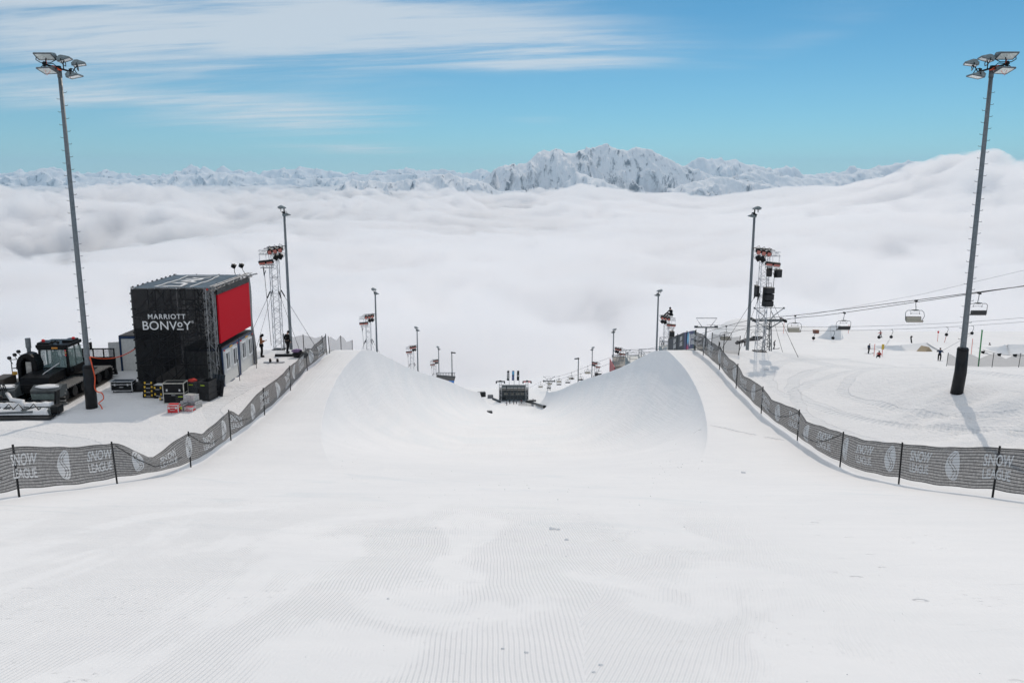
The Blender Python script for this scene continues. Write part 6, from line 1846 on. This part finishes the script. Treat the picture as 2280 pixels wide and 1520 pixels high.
def cloud_top(X, Y):
    R = np.hypot(X, Y)
    A = np.degrees(np.arctan2(X, Y))
    z = -150 + 6 * (1 - sstep(500, 1300, R)) - 75 * sstep(3000, 8500, R) - 8 * sstep(9000, 20000, R)
    wx = X + 240 * fbm(X / 800, Y / 800, 3, 70); wy = Y + 240 * fbm(X / 800, Y / 800, 3, 74)
    big = fbm(wx / 1800, wy / 1800, 3, 90)
    b1 = billow(wx / 640, wy / 640, 3, 30, .5)
    b2 = billow((wx + .3 * X) / 190, (wy + .3 * Y) / 190, 5, 36, .52)
    far = sstep(1100, 3600, R)
    calm = 1 - .75 * sstep(-2, 9, A) * (1 - sstep(3500, 6000, R))
    z = z + far * (80 * big + calm * (120 * (b1 - .38) + 64 * (b2 - .45) * (.45 + 1.2 * np.clip(b1, 0, 1)))) + (1 - far) * 14 * fbm(X / 160, Y / 160, 3, 31)
    z = z - far * calm * 70 * sstep(.05, .5, fbm(X / 1400 + 4, Y / 1400, 3, 44))
    for (u, v, t, rx, ry, dep) in HOLES:
        r = ray(u, v)
        q = ((X - r[0] * t) / rx) ** 2 + ((Y - r[1] * t) / ry) ** 2
        z = z - dep * (1.5 if u < 600 else 1) * np.exp(-q) * (1 + .8 * fbm(X / 90, Y / 140, 3, 55))
    # thick smooth bank on the right, with the plume that climbs behind the lamp mast
    z = z + 34 * sstep(11, 20, A) * sstep(500, 1500, R) * (1 - sstep(2800, 5200, R))
    px, py = math.sin(math.radians(28.0)) * 2300, math.cos(math.radians(28.0)) * 2300
    dd = np.hypot((X - px) / 150, (Y - py) / 420)
    z = z + 100 * np.exp(-dd**2) * (1 + .3 * fbm(X / 110, Y / 110, 4, 63)) + 26 * np.exp(-(dd / 2.4)**2)
    return z


def cloud_grid(off, na, nr):
    a = np.radians(np.linspace(-50, 50, na)); r = np.concatenate([np.geomspace(300, 9000, int(nr * .85)), np.geomspace(9100, 26000, nr - int(nr * .85))])
    A_, R_ = np.meshgrid(a, r)
    X_, Y_ = R_ * np.sin(A_), R_ * np.cos(A_)
    return X_, Y_, cloud_top(X_, Y_) - off * (1 + R_ / 5000)


gx, gy = np.meshgrid(np.linspace(-16000, 16000, 120), np.linspace(200, 24000, 120))
vo = grid_mesh('valley_floor', gx, gy, -262 + 60 * fbm(gx / 1500, gy / 1500, 4, 19), vm)
tag(vo, 'dark wooded valley glimpsed through gaps in the cloud', kind='structure')

hm, nt, b = new_mat('mountain_air'); nt.nodes.remove(b)
pv = N(nt, 'ShaderNodeVolumePrincipled'); pv.inputs['Color'].default_value = (.55, .80, 1.0, 1); pv.inputs['Density'].default_value = 2.6e-5
nt.links.new(pv.outputs[0], nt.nodes['Material Output'].inputs['Volume'])
hz_o = MB().box((0, 13500, -140), (44000, 27400, 1220)).build('haze', hm)
tag(hz_o, 'thin blue mountain air over the valley', kind='stuff')
X_, Y_, Z_ = cloud_grid(0, 900, 620)
Z_ = Z_ + 30 + 62 * sstep(900, 4500, np.hypot(X_, Y_)) - 82 * sstep(4000, 8000, np.hypot(X_, Y_))
cm, nt, b = new_mat('cloud')
nt.nodes.remove(b)
pv = N(nt, 'ShaderNodeVolumePrincipled'); pv.inputs['Color'].default_value = (.99, .992, 1, 1)
pos = N(nt, 'ShaderNodeNewGeometry').outputs['Position']
nz = noise(nt, pos, .0058, 8, .64, .5)
nt.links.new(mapr(nt, nz, .43, .62, .0004, .055), pv.inputs['Density'])
pv.inputs['Anisotropy'].default_value = .3
nt.links.new(pv.outputs[0], nt.nodes['Material Output'].inputs['Volume'])
import os
scene.cycles.volume_step_rate = float(os.environ.get('VSR', '.004'))
scene.cycles.volume_max_steps = 256
# closed body: top sheet, sides and a flat bottom
r, c = X_.shape
i = np.arange(r * c).reshape(r, c)
top = [tuple(q) for q in np.stack([i[:-1, :-1], i[1:, :-1], i[1:, 1:], i[:-1, 1:]], -1).reshape(-1, 4)]
rim = list(i[0, :]) + list(i[1:, -1]) + list(i[-1, -2::-1]) + list(i[-2:0, -1 * c])
co = [tuple(p) for p in np.stack([X_, Y_, Z_], -1).reshape(-1, 3)]
n0 = len(co)
co += [(co[k][0], co[k][1], -700) for k in rim]
m_ = len(rim)
sides = [(rim[k], n0 + k, n0 + (k + 1) % m_, rim[(k + 1) % m_]) for k in range(m_)]
me = bpy.data.meshes.new('cloud_sea'); me.from_pydata(co, [], top + sides + [tuple(range(n0, n0 + m_))])
bm = bmesh.new(); bm.from_mesh(me); bmesh.ops.recalc_face_normals(bm, faces=bm.faces[:]); bm.to_mesh(me); bm.free()
cl_o = link_mesh('cloud_sea', me, cm, None, True)
tag(cl_o, 'sea of white cloud filling the valley', kind='stuff')
core, nt, b = new_mat('cloud_core')
b.inputs['Base Color'].default_value = (.97, .972, .976, 1); b.inputs['Roughness'].default_value = 1; b.inputs['Specular IOR Level'].default_value = 0
X2, Y2, Z2 = cloud_grid(55, 400, 240)
co_o = grid_mesh('cloud_floor', X2, Y2, Z2, core)
tag(co_o, 'dense lower layer of the cloud sea', kind='stuff')
